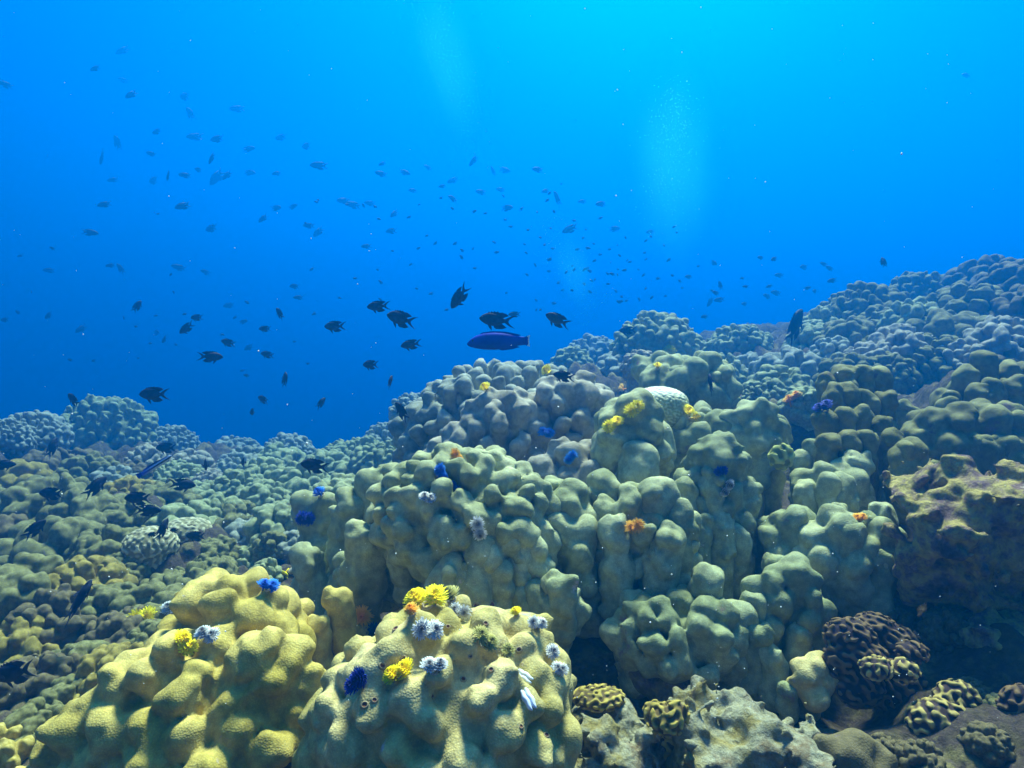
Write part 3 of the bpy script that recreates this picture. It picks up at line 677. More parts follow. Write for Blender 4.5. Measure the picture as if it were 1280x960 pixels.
SMALL_WIDER = 1.25
LAND = {'bleached brain coral': (823, 505), 'honeycombed brain coral': (190, 690), 'blue-grey dome': (600, 520), 'wormy yellow coral': (560, 860), 'lower left mustard coral': (250, 830),
        'far left mound': (130, 520), 'slender striped wrasse': (194, 584), 'right finger coral': (1075, 520), 'central green mound': (580, 650), 'crusty right outcrop': (1220, 640),
        'far middle mound': (825, 400), 'top right boulder coral': (1250, 335)}
CARD = ['', 'second ', 'third ', 'fourth ', 'fifth ', 'sixth ', 'seventh ', 'eighth ', 'ninth ', 'tenth ', 'eleventh ', 'twelfth ', 'thirteenth ', 'fourteenth ', 'fifteenth ']
TONE = dict(mustard='mustard', yellow='yellowish', yellow_pale='pale yellow', green='green', greengrey='grey-green', grey='grey', bluegrey='bluish grey', brown='brown', olive='olive')
SMALL = [  # top pixel, distance, width in pixels, kind, tone
 (820,388,3.1,112,'knobby','greengrey'),(925,403,3.0,92,'frilly','greengrey'),(988,432,2.7,100,'lobed','bluegrey'),(742,417,3.4,80,'frilly','bluegrey'),(772,440,2.5,74,'knobby','bluegrey'),(715,432,3.5,54,'knobby','greengrey'),(870,425,2.9,70,'lobed','greengrey'),(800,436,2.3,50,'knobby','grey'),
 (1085,352,3.0,120,'knobby','olive'),(1045,378,2.8,90,'frilly','greengrey'),(1018,402,2.9,70,'knobby','greengrey'),(1152,337,3.3,110,'frilly','olive'),(1185,385,2.5,130,'lobed','olive'),(1125,402,2.6,90,'knobby','grey'),(1240,318,2.9,120,'knobby','brown'),(1275,322,2.6,100,'lobed','brown'),(1330,300,2.9,130,'knobby','brown'),(1255,392,2.3,110,'knobby','grey'),(1090,425,2.3,90,'frilly','grey'),(1145,428,2.1,80,'lobed','olive'),(1300,420,2.0,90,'knobby','olive'),(1015,452,2.2,74,'knobby','greengrey'),(960,470,2.1,60,'frilly','greengrey'),(1210,420,2.2,90,'frilly','grey'),(1040,420,2.6,60,'lobed','bluegrey'),
 (130,492,4.0,120,'frilly','greengrey'),(40,512,3.2,84,'knobby','bluegrey'),(212,530,4.2,70,'knobby','bluegrey'),(138,530,3.2,54,'lobed','grey'),(5,522,3.0,70,'knobby','bluegrey'),(185,552,3.0,64,'knobby','grey'),(240,560,3.1,50,'smooth','grey'),(290,545,4.8,70,'frilly','bluegrey'),(95,560,2.9,90,'knobby','brown'),(135,580,2.6,70,'lobed','bluegrey'),
 (345,553,2.7,90,'lobed','greengrey'),(408,560,2.7,66,'lobed','greengrey'),(452,545,3.5,80,'knobby','greengrey'),(482,526,4.0,60,'frilly','bluegrey'),(515,490,3.3,60,'frilly','bluegrey'),(328,598,2.2,80,'lobed','greengrey'),(385,588,2.1,80,'smooth','greengrey'),(300,585,2.5,66,'knobby','greengrey'),(262,585,2.6,60,'frilly','grey'),(425,592,1.9,76,'lobed','green'),(350,625,1.75,90,'smooth','greengrey'),(312,648,1.8,90,'knobby','bluegrey'),(270,618,2.1,70,'lobed','greengrey'),
 (60,592,2.0,110,'knobby','olive'),(15,575,2.3,90,'lobed','mustard'),(118,608,1.9,90,'lobed','olive'),(62,640,1.6,120,'lobed','olive'),(5,640,1.5,100,'knobby','brown'),(135,655,1.6,80,'knobby','olive'),(25,695,1.35,110,'lobed','olive'),(105,695,1.4,90,'knobby','mustard'),(190,730,1.3,80,'smooth','olive'),(240,705,1.4,80,'lobed','olive'),(155,760,1.2,80,'knobby','brown'),(35,765,1.15,100,'knobby','mustard'),(95,800,1.1,80,'lobed','olive'),(15,830,1.0,90,'knobby','brown'),(85,850,1.0,70,'knobby','olive'),(5,905,.85,80,'lobed','yellow'),(65,735,1.25,80,'finger','brown'),(230,625,2.05,76,'smooth','greengrey'),(205,600,2.3,70,'knobby','olive'),(160,595,2.4,60,'lobed','mustard'),(365,660,1.6,60,'knobby','bluegrey'),(310,680,1.55,70,'knobby','greengrey'),(150,690,1.45,60,'knobby','olive'),(270,670,1.7,50,'lobed','olive'),
 (-60,600,2.0,120,'lobed','olive'),(-90,700,1.5,130,'knobby','brown'),(1350,460,1.8,140,'finger','olive'),(1380,600,1.4,120,'lobed','brown'),(-70,530,3.2,100,'knobby','bluegrey'),
 (1330,560,1.5,110,'finger','olive'),(1190,590,1.25,60,'knobby','brown'),(1260,590,1.2,70,'lobed','brown'),(1110,740,1.2,70,'knobby','brown'),(1190,760,1.1,70,'knobby','brown'),(1150,925,.85,70,'knobby','brown'),(1235,905,.85,60,'lobed','brown'),(1105,920,.85,50,'knobby','brown'),(1215,850,.95,60,'knobby','brown'),(1255,870,.9,50,'lobed','olive'),(157,618,2.1,70,'lobed','olive'),(238,650,1.9,70,'knobby','olive'),(311,556,3.5,80,'lobed','bluegrey'),(110,566,2.9,80,'knobby','olive'),(330,700,1.5,60,'lobed','greengrey'),(212,712,1.4,70,'knobby','olive'),(256,600,2.5,70,'lobed','greengrey'),(176,600,2.5,60,'knobby','brown'),(360,540,3.6,70,'knobby','bluegrey'),(320,575,2.9,70,'knobby','greengrey'),(220,575,3.0,80,'knobby','greengrey'),(255,600,2.5,70,'lobed','greengrey'),(180,620,2.2,70,'lobed','olive'),(290,625,2.0,80,'lobed','olive'),(230,645,1.95,60,'knobby','brown'),(330,570,2.7,70,'lobed','greengrey'),(300,565,3.4,80,'knobby','bluegrey'),(375,575,2.6,80,'lobed','greengrey'),(440,570,2.6,80,'knobby','greengrey'),(165,575,2.8,70,'lobed','brown'),(60,560,2.7,90,'knobby','brown'),(100,640,1.75,80,'lobed','brown'),(260,690,1.5,70,'knobby','olive'),(125,725,1.3,80,'lobed','olive'),(195,775,1.2,70,'knobby','olive'),(140,805,1.1,80,'lobed','mustard'),(55,815,1.05,80,'knobby','brown'),(120,850,1.0,70,'lobed','yellow'),(45,880,.95,80,'lobed','olive'),(340,660,1.6,60,'lobed','olive'),(385,630,1.65,70,'lobed','greengrey'),(480,550,3.0,90,'lobed','greengrey'),(430,550,3.2,80,'frilly','greengrey'),
 (1060,395,2.7,90,'lobed','olive'),(1100,380,2.8,90,'knobby','olive'),(1140,372,2.75,90,'lobed','greengrey'),(1210,350,2.8,110,'knobby','olive'),(1290,355,2.5,110,'lobed','brown'),(1170,415,2.3,90,'knobby','olive'),(1225,385,2.4,80,'lobed','greengrey'),(1060,440,2.3,80,'lobed','olive'),(975,455,2.3,80,'lobed','greengrey'),(900,440,2.6,80,'knobby','greengrey'),(850,455,2.3,60,'lobed','bluegrey'),(940,440,2.8,80,'lobed','bluegrey'),(1110,440,1.9,70,'knobby','olive'),(1175,445,1.8,80,'lobed','olive'),(1240,430,1.8,80,'lobed','brown'),(1010,480,1.9,70,'lobed','greengrey'),
 (560,760,1.2,90,'lobed','greengrey'),(450,760,1.15,70,'lobed','green')]
rng = np.random.default_rng(99); byl = {}; used_l = {}
for px, py, d, w, kind, tone in SMALL:
    if px < 300 and d < 2.5: w *= SMALL_WIDER
    if d >= 2.95 and w > 65: kind = 'fine'
    elif d >= 2.0 and kind == 'lobed': kind = 'knobby'
    me, zt, xr = PROTO[kind][int(rng.integers(len(PROTO[kind])))]
    ds = np.linspace(d * .6, d * 1.35, 120); T = np.array([P(px, py, q) for q in ds]); fz = T[:, 2] - w * .5 * ds / F * .75 - bed(T[:, 0], T[:, 1])
    cr = np.nonzero(fz[:-1] * fz[1:] < 0)[0]
    if len(cr): d = float(ds[cr[np.argmin(np.abs(ds[cr] - d))]])
    elif fz[0] < 0 and fz.max() < 0: d = float(ds[np.argmax(fz)])
    r = w * .5 * d / F / xr * 1.05; c = P(px, py, d); c[2] -= zt * r
    o = obj('coral_colony', me, None, c, (rng.normal(0, .1), rng.normal(0, .1), rng.uniform(0, 6.28))); o.scale = (r, r * rng.uniform(.85, 1.1), r)
    o.material_slots[0].link = 'OBJECT'; o.material_slots[0].material = M[tone]
    ln, (lx, ly) = min(LAND.items(), key=lambda kv: math.hypot(kv[1][0] - px, (kv[1][1] - py) * 1.3))
    dx, dy = px - lx, py - ly
    rel = ('right of' if dx > 0 else 'left of') if abs(dx) > abs(dy) * 1.3 else ('below' if dy > 0 else 'above')
    size = 'small' if w < 68 else 'broad' if w > 95 else 'mid-sized'
    byl.setdefault((size, TONE[tone], kind, rel, ln), []).append((math.hypot(dx, dy), o))
    o['category'] = LC; o['group'] = 'small coral colonies over the reef slopes'
for (size, tn, kind, rel, ln), lst in byl.items():
    lst.sort(key=lambda q: q[0])
    for k, (_, o) in enumerate(lst):
        o['label'] = f"{size} {tn} {dict(fine='fine-lumped').get(kind, kind)} coral head {rel} the {ln}" + ('' if len(lst) == 1 else f", {CARD[k]}closest to it" if k else ', closest to it')
# ---------------------------------------------------------------- feathery fan worms on the coral
bpy.context.view_layer.update()
SOLID = [o for o in COL.objects if o.type == 'MESH' and o.name.split('.')[0] not in ('haze',)]
BOX = []
for o in SOLID:
    bb = np.array([o.matrix_world @ Vector(c) for c in o.bound_box]); BOX.append((bb.mean(0), np.linalg.norm(bb.max(0) - bb.min(0)) / 2))
def hit(px, py):
    """point and normal of the reef surface seen at a pixel"""
    og = Vector((0, 0, CAMZ)); dr = Vector(P(px, py, 1.0)) - og; dr.normalize(); best = None
    for o, (c, r) in zip(SOLID, BOX):
        v = Vector(c) - og; tt = v.dot(dr)
        if o.name != 'seabed' and (v - dr * tt).length > r: continue
        mi = o.matrix_world.inverted(); a = mi @ og; b = (mi.to_3x3() @ dr).normalized()
        ok, loc, nn, _ = o.ray_cast(a, b)
        if ok:
            wl = o.matrix_world @ loc; dist = (wl - og).length
            if best is None or dist < best[0]: best = (dist, wl, (mi.to_3x3().transposed() @ nn).normalized(), o)
    return best

def strip(V, Q, pts, wid, thick, side):
    """a thin tapered blade along pts"""
    b = len(V)
    for k, p in enumerate(pts):
        w = wid[k]; n_ = thick[k]
        V += [p + side * w, p + n_, p - side * w, p - n_]
    for k in range(len(pts) - 1):
        for a in range(4):
            Q.append((b + k * 4 + a, b + k * 4 + (a + 1) % 4, b + k * 4 + 4 + (a + 1) % 4, b + k * 4 + 4 + a))
    Q.append((b + 3, b + 2, b + 1, b)); e_ = b + (len(pts) - 1) * 4; Q.append((e_, e_ + 1, e_ + 2, e_ + 3))

def crown_mesh(seed, hand):
    """spiral fir-tree of feathery tentacles, unit radius, pointing up z"""
    rng = np.random.default_rng(seed); V = []; Q = []
    turns = 4.2; n = 190
    for k in range(n):
        t = k / n; an = hand * t * turns * 6.283 + rng.normal(0, .12); r = (1 - t) ** .8 * rng.uniform(.9, 1.05) + .10; z = 0.25 + 1.1 * t
        o = np.array([math.cos(an), math.sin(an), 0]); sd = np.array([-o[1], o[0], 0])
        pts = [UP * z * .96 + o * .05, o * r * .55 + UP * (z + .12 * r), o * r + UP * (z + .38 * r)]
        strip(V, Q, pts, (.035, .085, .03), (UP * .015, UP * .018, UP * .006), sd)
    for k in range(6):                                     # the stalk in the middle
        pass
    pr = [np.array([0, 0, -.5]), np.array([0, 0, .3]), np.array([0, 0, 1.25])]
    strip(V, Q, pr, (.14, .12, .03), (np.array([0, .14, 0]), np.array([0, .12, 0]), np.array([0, .03, 0])), np.array([1., 0, 0]))
    return mesh_np('crown', V, Q, None, smooth=False)
def worm_mat(name, c1, c2, c3):
    m, n, l, b = new_mat(name)
    tc = n.new('ShaderNodeTexCoord'); g = n.new('ShaderNodeVectorMath'); g.operation = 'MULTIPLY'; g.inputs[1].default_value = (1, 1, 0); l.new(tc.outputs['Object'], g.inputs[0])
    ln = n.new('ShaderNodeVectorMath'); ln.operation = 'LENGTH'; l.new(g.outputs[0], ln.inputs[0])
    nz = n.new('ShaderNodeTexNoise'); nz.inputs['Scale'].default_value = 3.5; l.new(tc.outputs['Object'], nz.inputs['Vector'])
    ad = n.new('ShaderNodeMath'); ad.operation = 'MULTIPLY_ADD'; ad.inputs[1].default_value = .5; l.new(nz.outputs[0], ad.inputs[0]); l.new(ln.outputs['Value'], ad.inputs[2])
    rp = n.new('ShaderNodeValToRGB'); l.new(ad.outputs[0], rp.inputs[0]); e = rp.color_ramp.elements
    e[0].position = .3; e[0].color = (*c1, 1); e[1].position = 1.05; e[1].color = (*c3, 1); q = e.new(.7); q.color = (*c2, 1)
    l.new(rp.outputs[0], b.inputs['Base Color']); b.inputs['Roughness'].default_value = .6; b.inputs['Specular IOR Level'].default_value = .2
    return m
WM = dict(yellow=worm_mat('yellow_feathers', (.85, .58, .0), (.95, .76, .0), (.98, .86, .01)), orange=worm_mat('orange_feathers', (.70, .22, .01), (.85, .36, .02), (.90, .50, .06)),
          blue=worm_mat('blue_feathers', (.006, .05, .40), (.015, .14, .62), (.04, .26, .80)), white=worm_mat('white_feathers', (.08, .07, .08), (.42, .42, .42), (.78, .79, .78)),
          navy=worm_mat('navy_feathers', (.004, .008, .10), (.01, .02, .28), (.02, .05, .42)), olive=worm_mat('olive_feathers', (.14, .13, .03), (.32, .30, .07), (.50, .46, .15)))
M['tube'] = plain_mat('worm_tube', (.34, .30, .20), .8, (.55, .48, .36), 90)
CROWN = {(s, h): crown_mesh(s, h) for s in (1, 2) for h in (1, -1)}
def tube_mesh():
    V = []; Q = []; n = 12
    prof = [(.62, -1.4), (.50, -.3), (.46, .0), (.36, .02), (.30, -.25)]
    for r, z in prof:
        for k in range(n): V.append((r * math.cos(6.283 * k / n), r * math.sin(6.283 * k / n), z))
    for a in range(len(prof) - 1):
        for k in range(n): Q.append((a * n + k, a * n + (k + 1) % n, (a + 1) * n + (k + 1) % n, (a + 1) * n + k))
    return mesh_np('tube', np.array(V), Q, M['tube'])
TUBE = tube_mesh()
WORMS = [ # px, py, width px, colour, label, two crowns?
 (768,534,24,'yellow','bright yellow feathery worm on the broad green lobe, lower left of the pair',2),
 (793,513,24,'yellow','bright yellow feathery worm on the broad green lobe, upper right of the pair',2),
 (860,520,22,'yellow','tall yellow feathery worm between the lobes right below the bleached brain coral',2),
 (783,491,20,'orange','pale orange feathery worm just left of the bleached brain coral',2),
 (567,572,20,'orange','orange feathery worm at the top of the central green mound',2),
 (547,592,24,'blue','blue feathery worm beside the orange one on top of the central mound',2),
 (567,612,18,'blue','blue feathery worm on the central mound, below the other two blue and orange ones',2),
 (597,659,27,'white','white and black spiky worm on the front of the central green mound',2),
 (535,625,22,'white','pale white fuzzy worm beside the blue ones on the central mound',2),
 (682,543,20,'blue','bright blue feathery worm on the grey lobes behind the central mound',2),
 (713,572,17,'blue','deep blue feathery worm in the gap right of the grey lobes',2),
 (687,465,14,'yellow','small yellow feathery worm left of the black fish on the dome',1),
 (609,488,14,'yellow','small yellow feathery worm on the left of the grey dome front',1),
 (543,476,14,'yellow','tiny dull yellow worm on the left shoulder of the dome',1),
 (573,450,12,'orange','tiny tan worm near the summit of the dome, left of the wrasse tail',1),
 (648,447,16,'orange','small tan worm on the dome summit below the wrasse tail',1),
 (793,659,24,'orange','orange worm between the heads of the twin-headed green column coral',2),
 (900,588,16,'navy','dark blue round worm on the tall greenish coral',2),
 (905,608,22,'white','whitish tuft worm just under the dark blue worm',2),
 (840,441,16,'yellow','yellow patch-like worm on the ridge behind the bleached brain coral',1),
 (822,460,10,'yellow','tiny yellow worm above the bleached brain coral',1),
 (993,503,22,'orange','dull orange worm on the ridge left of the right finger coral',2),
 (1031,513,22,'navy','dark blue worm at the left foot of the right finger coral',2),
 (1073,649,17,'orange','small red-orange worm on the finger coral left of the dark gap',2),
 (402,619,16,'blue','small blue worm on the top edge of the leftmost green columns',1),
 (385,650,24,'navy','dark blue frilled worm on the left side of the green columns',2),
 (362,716,18,'yellow','yellow worm on the knob above the mustard coral',2),
 (350,700,14,'navy','small dark blue worm just left of the yellow one above the mustard coral',1),
 (335,736,24,'blue','blue worm on the right top of the mustard coral',2),
 (181,772,30,'yellow','yellow worm at the left top edge of the mustard coral',2),
 (228,808,32,'yellow','deep yellow worm in the middle of the mustard coral, next to a grey one',2),
 (262,797,30,'white','grey-white worm on the mustard coral beside the deep yellow one',2),
 (213,765,22,'white','small striped whitish worm at the top of the mustard coral',1),
 (535,757,44,'yellow','large bright yellow worm at the top of the wormy yellow coral',2),
 (516,766,18,'orange','orange worm touching the large yellow one on the wormy coral',1),
 (565,750,26,'olive','olive fringed worm at the top of the wormy coral, right of the large yellow one',1),
 (504,845,36,'yellow','bright yellow worm on the left face of the wormy yellow coral',2),
 (452,851,34,'navy','deep blue worm at the left edge of the wormy coral, lower of two',2),
 (467,793,30,'navy','deep blue worm on the left shoulder of the wormy coral, upper of two',2),
 (453,765,24,'orange','orange-yellow worm at the far left top beside the wormy coral',1),
 (532,790,38,'white','large white and purple-black worm near the top left of the wormy coral',2),
 (542,839,34,'white','white twin-whorled worm in the middle left of the wormy coral',2),
 (575,765,28,'white','white worm with dark eyes at the top of the wormy coral',2),
 (603,803,32,'olive','dull grey-green flattened worm in the centre of the wormy coral',2),
 (670,781,24,'white','white and brown curled worm at the top right of the wormy coral',2),
 (688,815,20,'white','whitish frilled worm on the right shoulder of the wormy coral',1),
 (699,838,24,'white','blue-white worm with dark fringe at the right edge of the wormy coral',2),
 (646,769,14,'yellow','small round golden worm at the top right of the wormy coral',1),
 (632,813,18,'olive','small pale green frilled worm right of the grey-green one on the wormy coral',1),
]
def on_surface(px, py):
    h_ = hit(px, py)
    if h_ is None: return None
    nn = np.array(h_[2]); view = nrm(np.array([0, 0, CAMZ]) - np.array(h_[1]))
    return np.array(h_[1]), nrm(nn * .6 + UP * .25 + view * .3), h_[0]
def basis(z):
    x = nrm(np.cross([0, 1, .01], z)); y = np.cross(z, x)
    return Matrix(((x[0], y[0], z[0]), (x[1], y[1], z[1]), (x[2], y[2], z[2])))
rng = np.random.default_rng(7)
for px, py, w, colr, lab, nc in WORMS:
    s_ = on_surface(px, py)
    if s_ is None: continue
    p, z, dist = s_
    dd = pix(p)[2]; wm = w * dd / F * (.95 if colr == 'white' else 1.06)
    r = wm / (2.7 if nc == 2 else 1.9)
    root = empty('fan_worm', p); root.rotation_euler = basis(z).to_euler(); root.scale = (r, r, r)
    tag(root, lab, 'fan worm', 'feathery fan worms on the corals')
    sd = int(rng.integers(1, 3))
    for k, off in enumerate((-.58, .58) if nc == 2 else (0,)):
        c = obj('crown', CROWN[(sd, 1 if k else -1)].copy(), root, (off, rng.uniform(-.15, .15), .1), (rng.normal(0, .12), off * .35, rng.uniform(0, 6)))
        c.data.materials.append(WM[colr])
    obj('tube', TUBE, root, (0, 0, .15))

# small worm holes and clams in the near coral
M['hole'] = plain_mat('hole_inside', (.10, .03, .02), .7, (.18, .06, .03))
M['rim'] = plain_mat('hole_rim', (.40, .32, .15), .8, (.30, .22, .14), 200)
M['shell'] = plain_mat('pale_blue_shell', (.55, .66, .82), .5, (.78, .82, .88), 120)
def ring_mesh(prof, mat, name):
    V = []; Q = []; n = 16
    for r, z in prof:
        for k in range(n): V.append((r * math.cos(6.283 * k / n), r * math.sin(6.283 * k / n), z))
    for a in range(len(prof) - 1):
        for k in range(n): Q.append((a * n + k, a * n + (k + 1) % n, (a + 1) * n + (k + 1) % n, (a + 1) * n + k))
    if prof[-1][0] < .01: pass
    return mesh_np(name, np.array(V), Q, mat)
RIM = ring_mesh([(1.7, -.6), (1.2, .30), (.98, .46), (.76, .38)], M['rim'], 'rim'); BORE = ring_mesh([(.77, .38), (.66, .16), (.02, .12)], M['hole'], 'bore')
HOLES = [(504,823,9,'red-brown worm hole above the bright yellow worm on the wormy coral'),(495,786,9,'orange-rimmed worm hole left of the large white and purple worm'),(596,757,10,'dark worm hole at the top of the wormy coral'),(614,756,11,'wide dark worm hole at the very top right of the wormy coral'),
 (649,812,8,'dark oval worm hole right of the grey-green worm'),(614,837,8,'grey worm hole right of the white twin-whorled worm'),(579,849,8,'small double worm hole below the white twin-whorled worm'),(456,881,10,'black worm hole below the lower deep blue worm'),(468,875,8,'blue-white worm hole beside the black one below the deep blue worm'),
 (607,779,7,'small pale worm hole in the upper middle of the wormy coral'),(478,832,9,'bluish worm hole right of the lower deep blue worm'),(651,908,7,'pale worm hole on the right side of the wormy coral, under the clams'),(683,919,8,'knobbly pale worm hole near the right edge of the wormy coral'),(588,820,6,'tiny yellow-rimmed worm hole in the centre of the wormy coral'),(560,783,6,'tiny pale worm hole right of the large white and purple worm'),(540,870,6,'tiny worm hole below the bright yellow worm on the wormy coral')]
for px, py, w, lab in HOLES:
    s_ = on_surface(px, py)
    if s_ is None: continue
    p, z, dist = s_; r = w * .5 * pix(p)[2] / F * .85
    root = empty('worm_hole', p); root.rotation_euler = basis(z).to_euler(); root.scale = (r, r * .85, r)
    tag(root, lab, 'worm hole', 'worm holes in the wormy yellow coral'); obj('rim', RIM, root); obj('bore', BORE, root)
def clam_mesh(up):
    V = []; Q = []; n = 30; rows = 14
    for a in range(rows + 1):
        th = math.pi * a / rows
        for k in range(n):
            ph = 6.28318 * k / n; x = math.cos(ph) * math.sin(th); y = math.sin(ph) * math.sin(th); z = math.cos(th)
            V.append((x, up * .19 + .26 * y + .04 * math.sin(x * 7), .36 * z + .05))
    for a in range(rows):
        for k in range(n): Q.append((a * n + k, a * n + (k + 1) % n, (a + 1) * n + (k + 1) % n, (a + 1) * n + k)[::-1])
    return mesh_np('valve', np.array(V), Q, M['shell'])
CL = clam_mesh(1), clam_mesh(-1)
for px, py, w, ang, lab in [(655, 845, 26, -.9, 'small pale blue clam on the right of the wormy coral, upper of two'), (660, 873, 30, -1.1, 'small pale blue clam on the right of the wormy coral, lower of two')]:
    s_ = on_surface(px, py)
    if s_ is None: continue
    p, z, dist = s_; r = w * .5 * pix(p)[2] / F
    root = empty('clam', p - z * r * .15); root.rotation_euler = (basis(z) @ Matrix.Rotation(ang, 3, 'Z')).to_euler(); root.scale = (r, r, r); tag(root, lab, 'clam')
    obj('valve', CL[0], root); obj('valve', CL[1], root)

# ---------------------------------------------------------------- fish
def loft(stations, n=14):
    """closed body from (x, zc, half height, half width)"""
    V = []; Q = []
    for x, zc, h, w in stations:
        for k in range(n):
            a = 6.28318 * k / n; V.append((x, w * math.sin(a), zc + h * math.cos(a)))
    for s_ in range(len(stations) - 1):
        for k in range(n): Q.append((s_ * n + k, s_ * n + (k + 1) % n, (s_ + 1) * n + (k + 1) % n, (s_ + 1) * n + k))
    T = []
    for s_, fl in ((0, False), (len(stations) - 1, True)):
        c = len(V); V.append((stations[s_][0] + (.004 if not fl else -.004), 0, stations[s_][1]))
        for k in range(n):
            a, b = s_ * n + k, s_ * n + (k + 1) % n; T.append((c, b, a) if not fl else (c, a, b))
    return V, Q, T
def plate(outline, th=.006, base=None):
    """thin fin from an outline in (x, z); returns verts and triangles-fan free polygons via centre rows"""
    n = len(outline); V = [(x, th if k in (0, n - 1) else th * .5, z) for k, (x, z) in enumerate(outline)] + [(x, -th if k in (0, n - 1) else -th * .5, z) for k, (x, z) in enumerate(outline)]
    Fc = [tuple(range(n)), tuple(range(2 * n - 1, n - 1, -1))] + [(k, n + k, n + (k + 1) % n, (k + 1) % n) for k in range(n)]
    return V, Fc
def pyme(name, V, Fc, mat, smooth=False):
    me = bpy.data.meshes.new(name); me.from_pydata([tuple(v) for v in V], [], Fc); me.update(); me.validate()
    if smooth: me.polygons.foreach_set('use_smooth', np.ones(len(me.polygons), bool))
    me.materials.append(mat); return me
def fishmat(name, c, c2, sc=6):
    m = plain_mat(name, c, .6, c2, sc, .08); return m
FM = fishmat('dark_fish_skin', (.012, .014, .03), (.03, .035, .06)); FF = fishmat('dark_fin', (.012, .014, .035), (.03, .04, .07)); FE = plain_mat('fish_eye', (.005, .005, .006), .15)
WB = fishmat('blue_wrasse_skin', (.008, .016, .30), (.012, .03, .42), 4); WT = plain_mat('pale_tail_margin', (.45, .62, .75), .5)
S_BODY = [(.47, .00, .018, .012), (.44, .00, .055, .03), (.38, .01, .105, .055), (.29, .015, .155, .075), (.17, .015, .19, .085), (.03, .012, .195, .08), (-.10, .01, .165, .065), (-.20, .008, .115, .045), (-.28, .005, .07, .028), (-.34, .005, .055, .018)]
Vb, Qb, Tb = loft(S_BODY)
CH_BODY = mesh_np('body', Vb, Qb, FM, True, Tb)
TAIL = [(-.31, .05), (-.40, .11), (-.50, .165), (-.66, .21), (-.52, .115), (-.46, .055), (-.43, .0), (-.46, -.05), (-.52, -.105), (-.66, -.19), (-.50, -.145), (-.40, -.095), (-.31, -.04)]
CH_TAIL = pyme('tail_fin', *plate(TAIL, .007), FF)
DORS = [(.24, .15), (.20, .235), (.15, .21), (.12, .255), (.07, .225), (.03, .265), (-.02, .235), (-.07, .265), (-.13, .235), (-.22, .25), (-.34, .22), (-.44, .17), (-.33, .12), (-.24, .075), (-.10, .14), (.10, .17)]
CH_DORS = pyme('dorsal_fin', *plate(DORS, .006), FF)
ANAL = [(.02, -.15), (-.02, -.23), (-.08, -.26), (-.16, -.255), (-.27, -.25), (-.40, -.19), (-.30, -.12), (-.22, -.075), (-.10, -.12)]
CH_ANAL = pyme('anal_fin', *plate(ANAL, .006), FF)
PELV = [(.20, -.15), (.14, -.24), (.04, -.33), (.06, -.22), (.10, -.16)]
CH_PELV = pyme('pelvic_fin', *plate(PELV, .006), FF)
def pect(sgn):
    V, Fc = plate([(.20, .0), (.12, .04), (.03, .03), (.0, -.03), (.05, -.07), (.14, -.05)], .004)
    return pyme('pectoral_fin', [(x, sgn * (.078 + (.20 - x) * .35) + y, z) for x, y, z in V], Fc, FF)
CH_PECT = pect(1), pect(-1)
def eye(x, z, y, r):
    V, Q, T = loft([(r, 0, .01 * r, .01 * r), (r * .7, 0, .7 * r, .5 * r), (0, 0, r, .7 * r), (-r * .7, 0, .7 * r, .5 * r), (-r, 0, .01 * r, .01 * r)], 10)
    return mesh_np('eye', np.array(V) + (x, y, z), Q, FE, True, T)
CH_EYE = [eye(.375, .04, s_ * .052, .026) for s_ in (1, -1)]
# low single-mesh fish for the far ones
def joined(parts, mat):
    V = []; Fc = []
    for me in parts:
        b = len(V); V += [tuple(v.co) for v in me.vertices]; Fc += [tuple(b + i for i in p.vertices) for p in me.polygons]
    return pyme('reef_fish', V, Fc, mat, True)
FAR = joined([CH_BODY, CH_TAIL, CH_DORS, CH_ANAL], FM)
cp_, sp_ = math.cos(PITCH), math.sin(PITCH)
CX, CU, CF = np.array([1., 0, 0]), np.array([0, sp_, cp_]), np.array([0, cp_, -sp_])
def fish_rot(ang, yaw, roll=0):
    a = math.radians(ang); y = math.radians(yaw)
    f = nrm((CX * math.cos(a) + CU * math.sin(a)) * math.cos(y) + CF * math.sin(y))
    up = UP if abs(f[2]) < .85 else nrm(UP + CX * .8)
    s_ = nrm(np.cross(up, f)); u = np.cross(f, s_)
    m = Matrix(((f[0], s_[0], u[0]), (f[1], s_[1], u[1]), (f[2], s_[2], u[2])))
    return (m @ Matrix.Rotation(math.radians(roll), 3, 'X')).to_euler()
G_NEAR = 'dark fork-tailed fish over the reef'
def fish(px, py, lpx, ang, d, lab, yaw=0, roll=0):
    s_ = lpx * d / F / 1.13 / max(.35, math.cos(math.radians(yaw)))
    root = empty('reef_fish', P(px, py, d), fish_rot(ang, yaw, roll)); root.scale = (s_, s_, s_)
    tag(root, lab, 'fish', G_NEAR)
    for nm, me in (('body', CH_BODY), ('tail_fin', CH_TAIL), ('dorsal_fin', CH_DORS), ('anal_fin', CH_ANAL), ('pelvic_fin', CH_PELV), ('pectoral_fin', CH_PECT[0]), ('pectoral_fin', CH_PECT[1]), ('eye', CH_EYE[0]), ('eye', CH_EYE[1])):
        obj(nm, me, root)
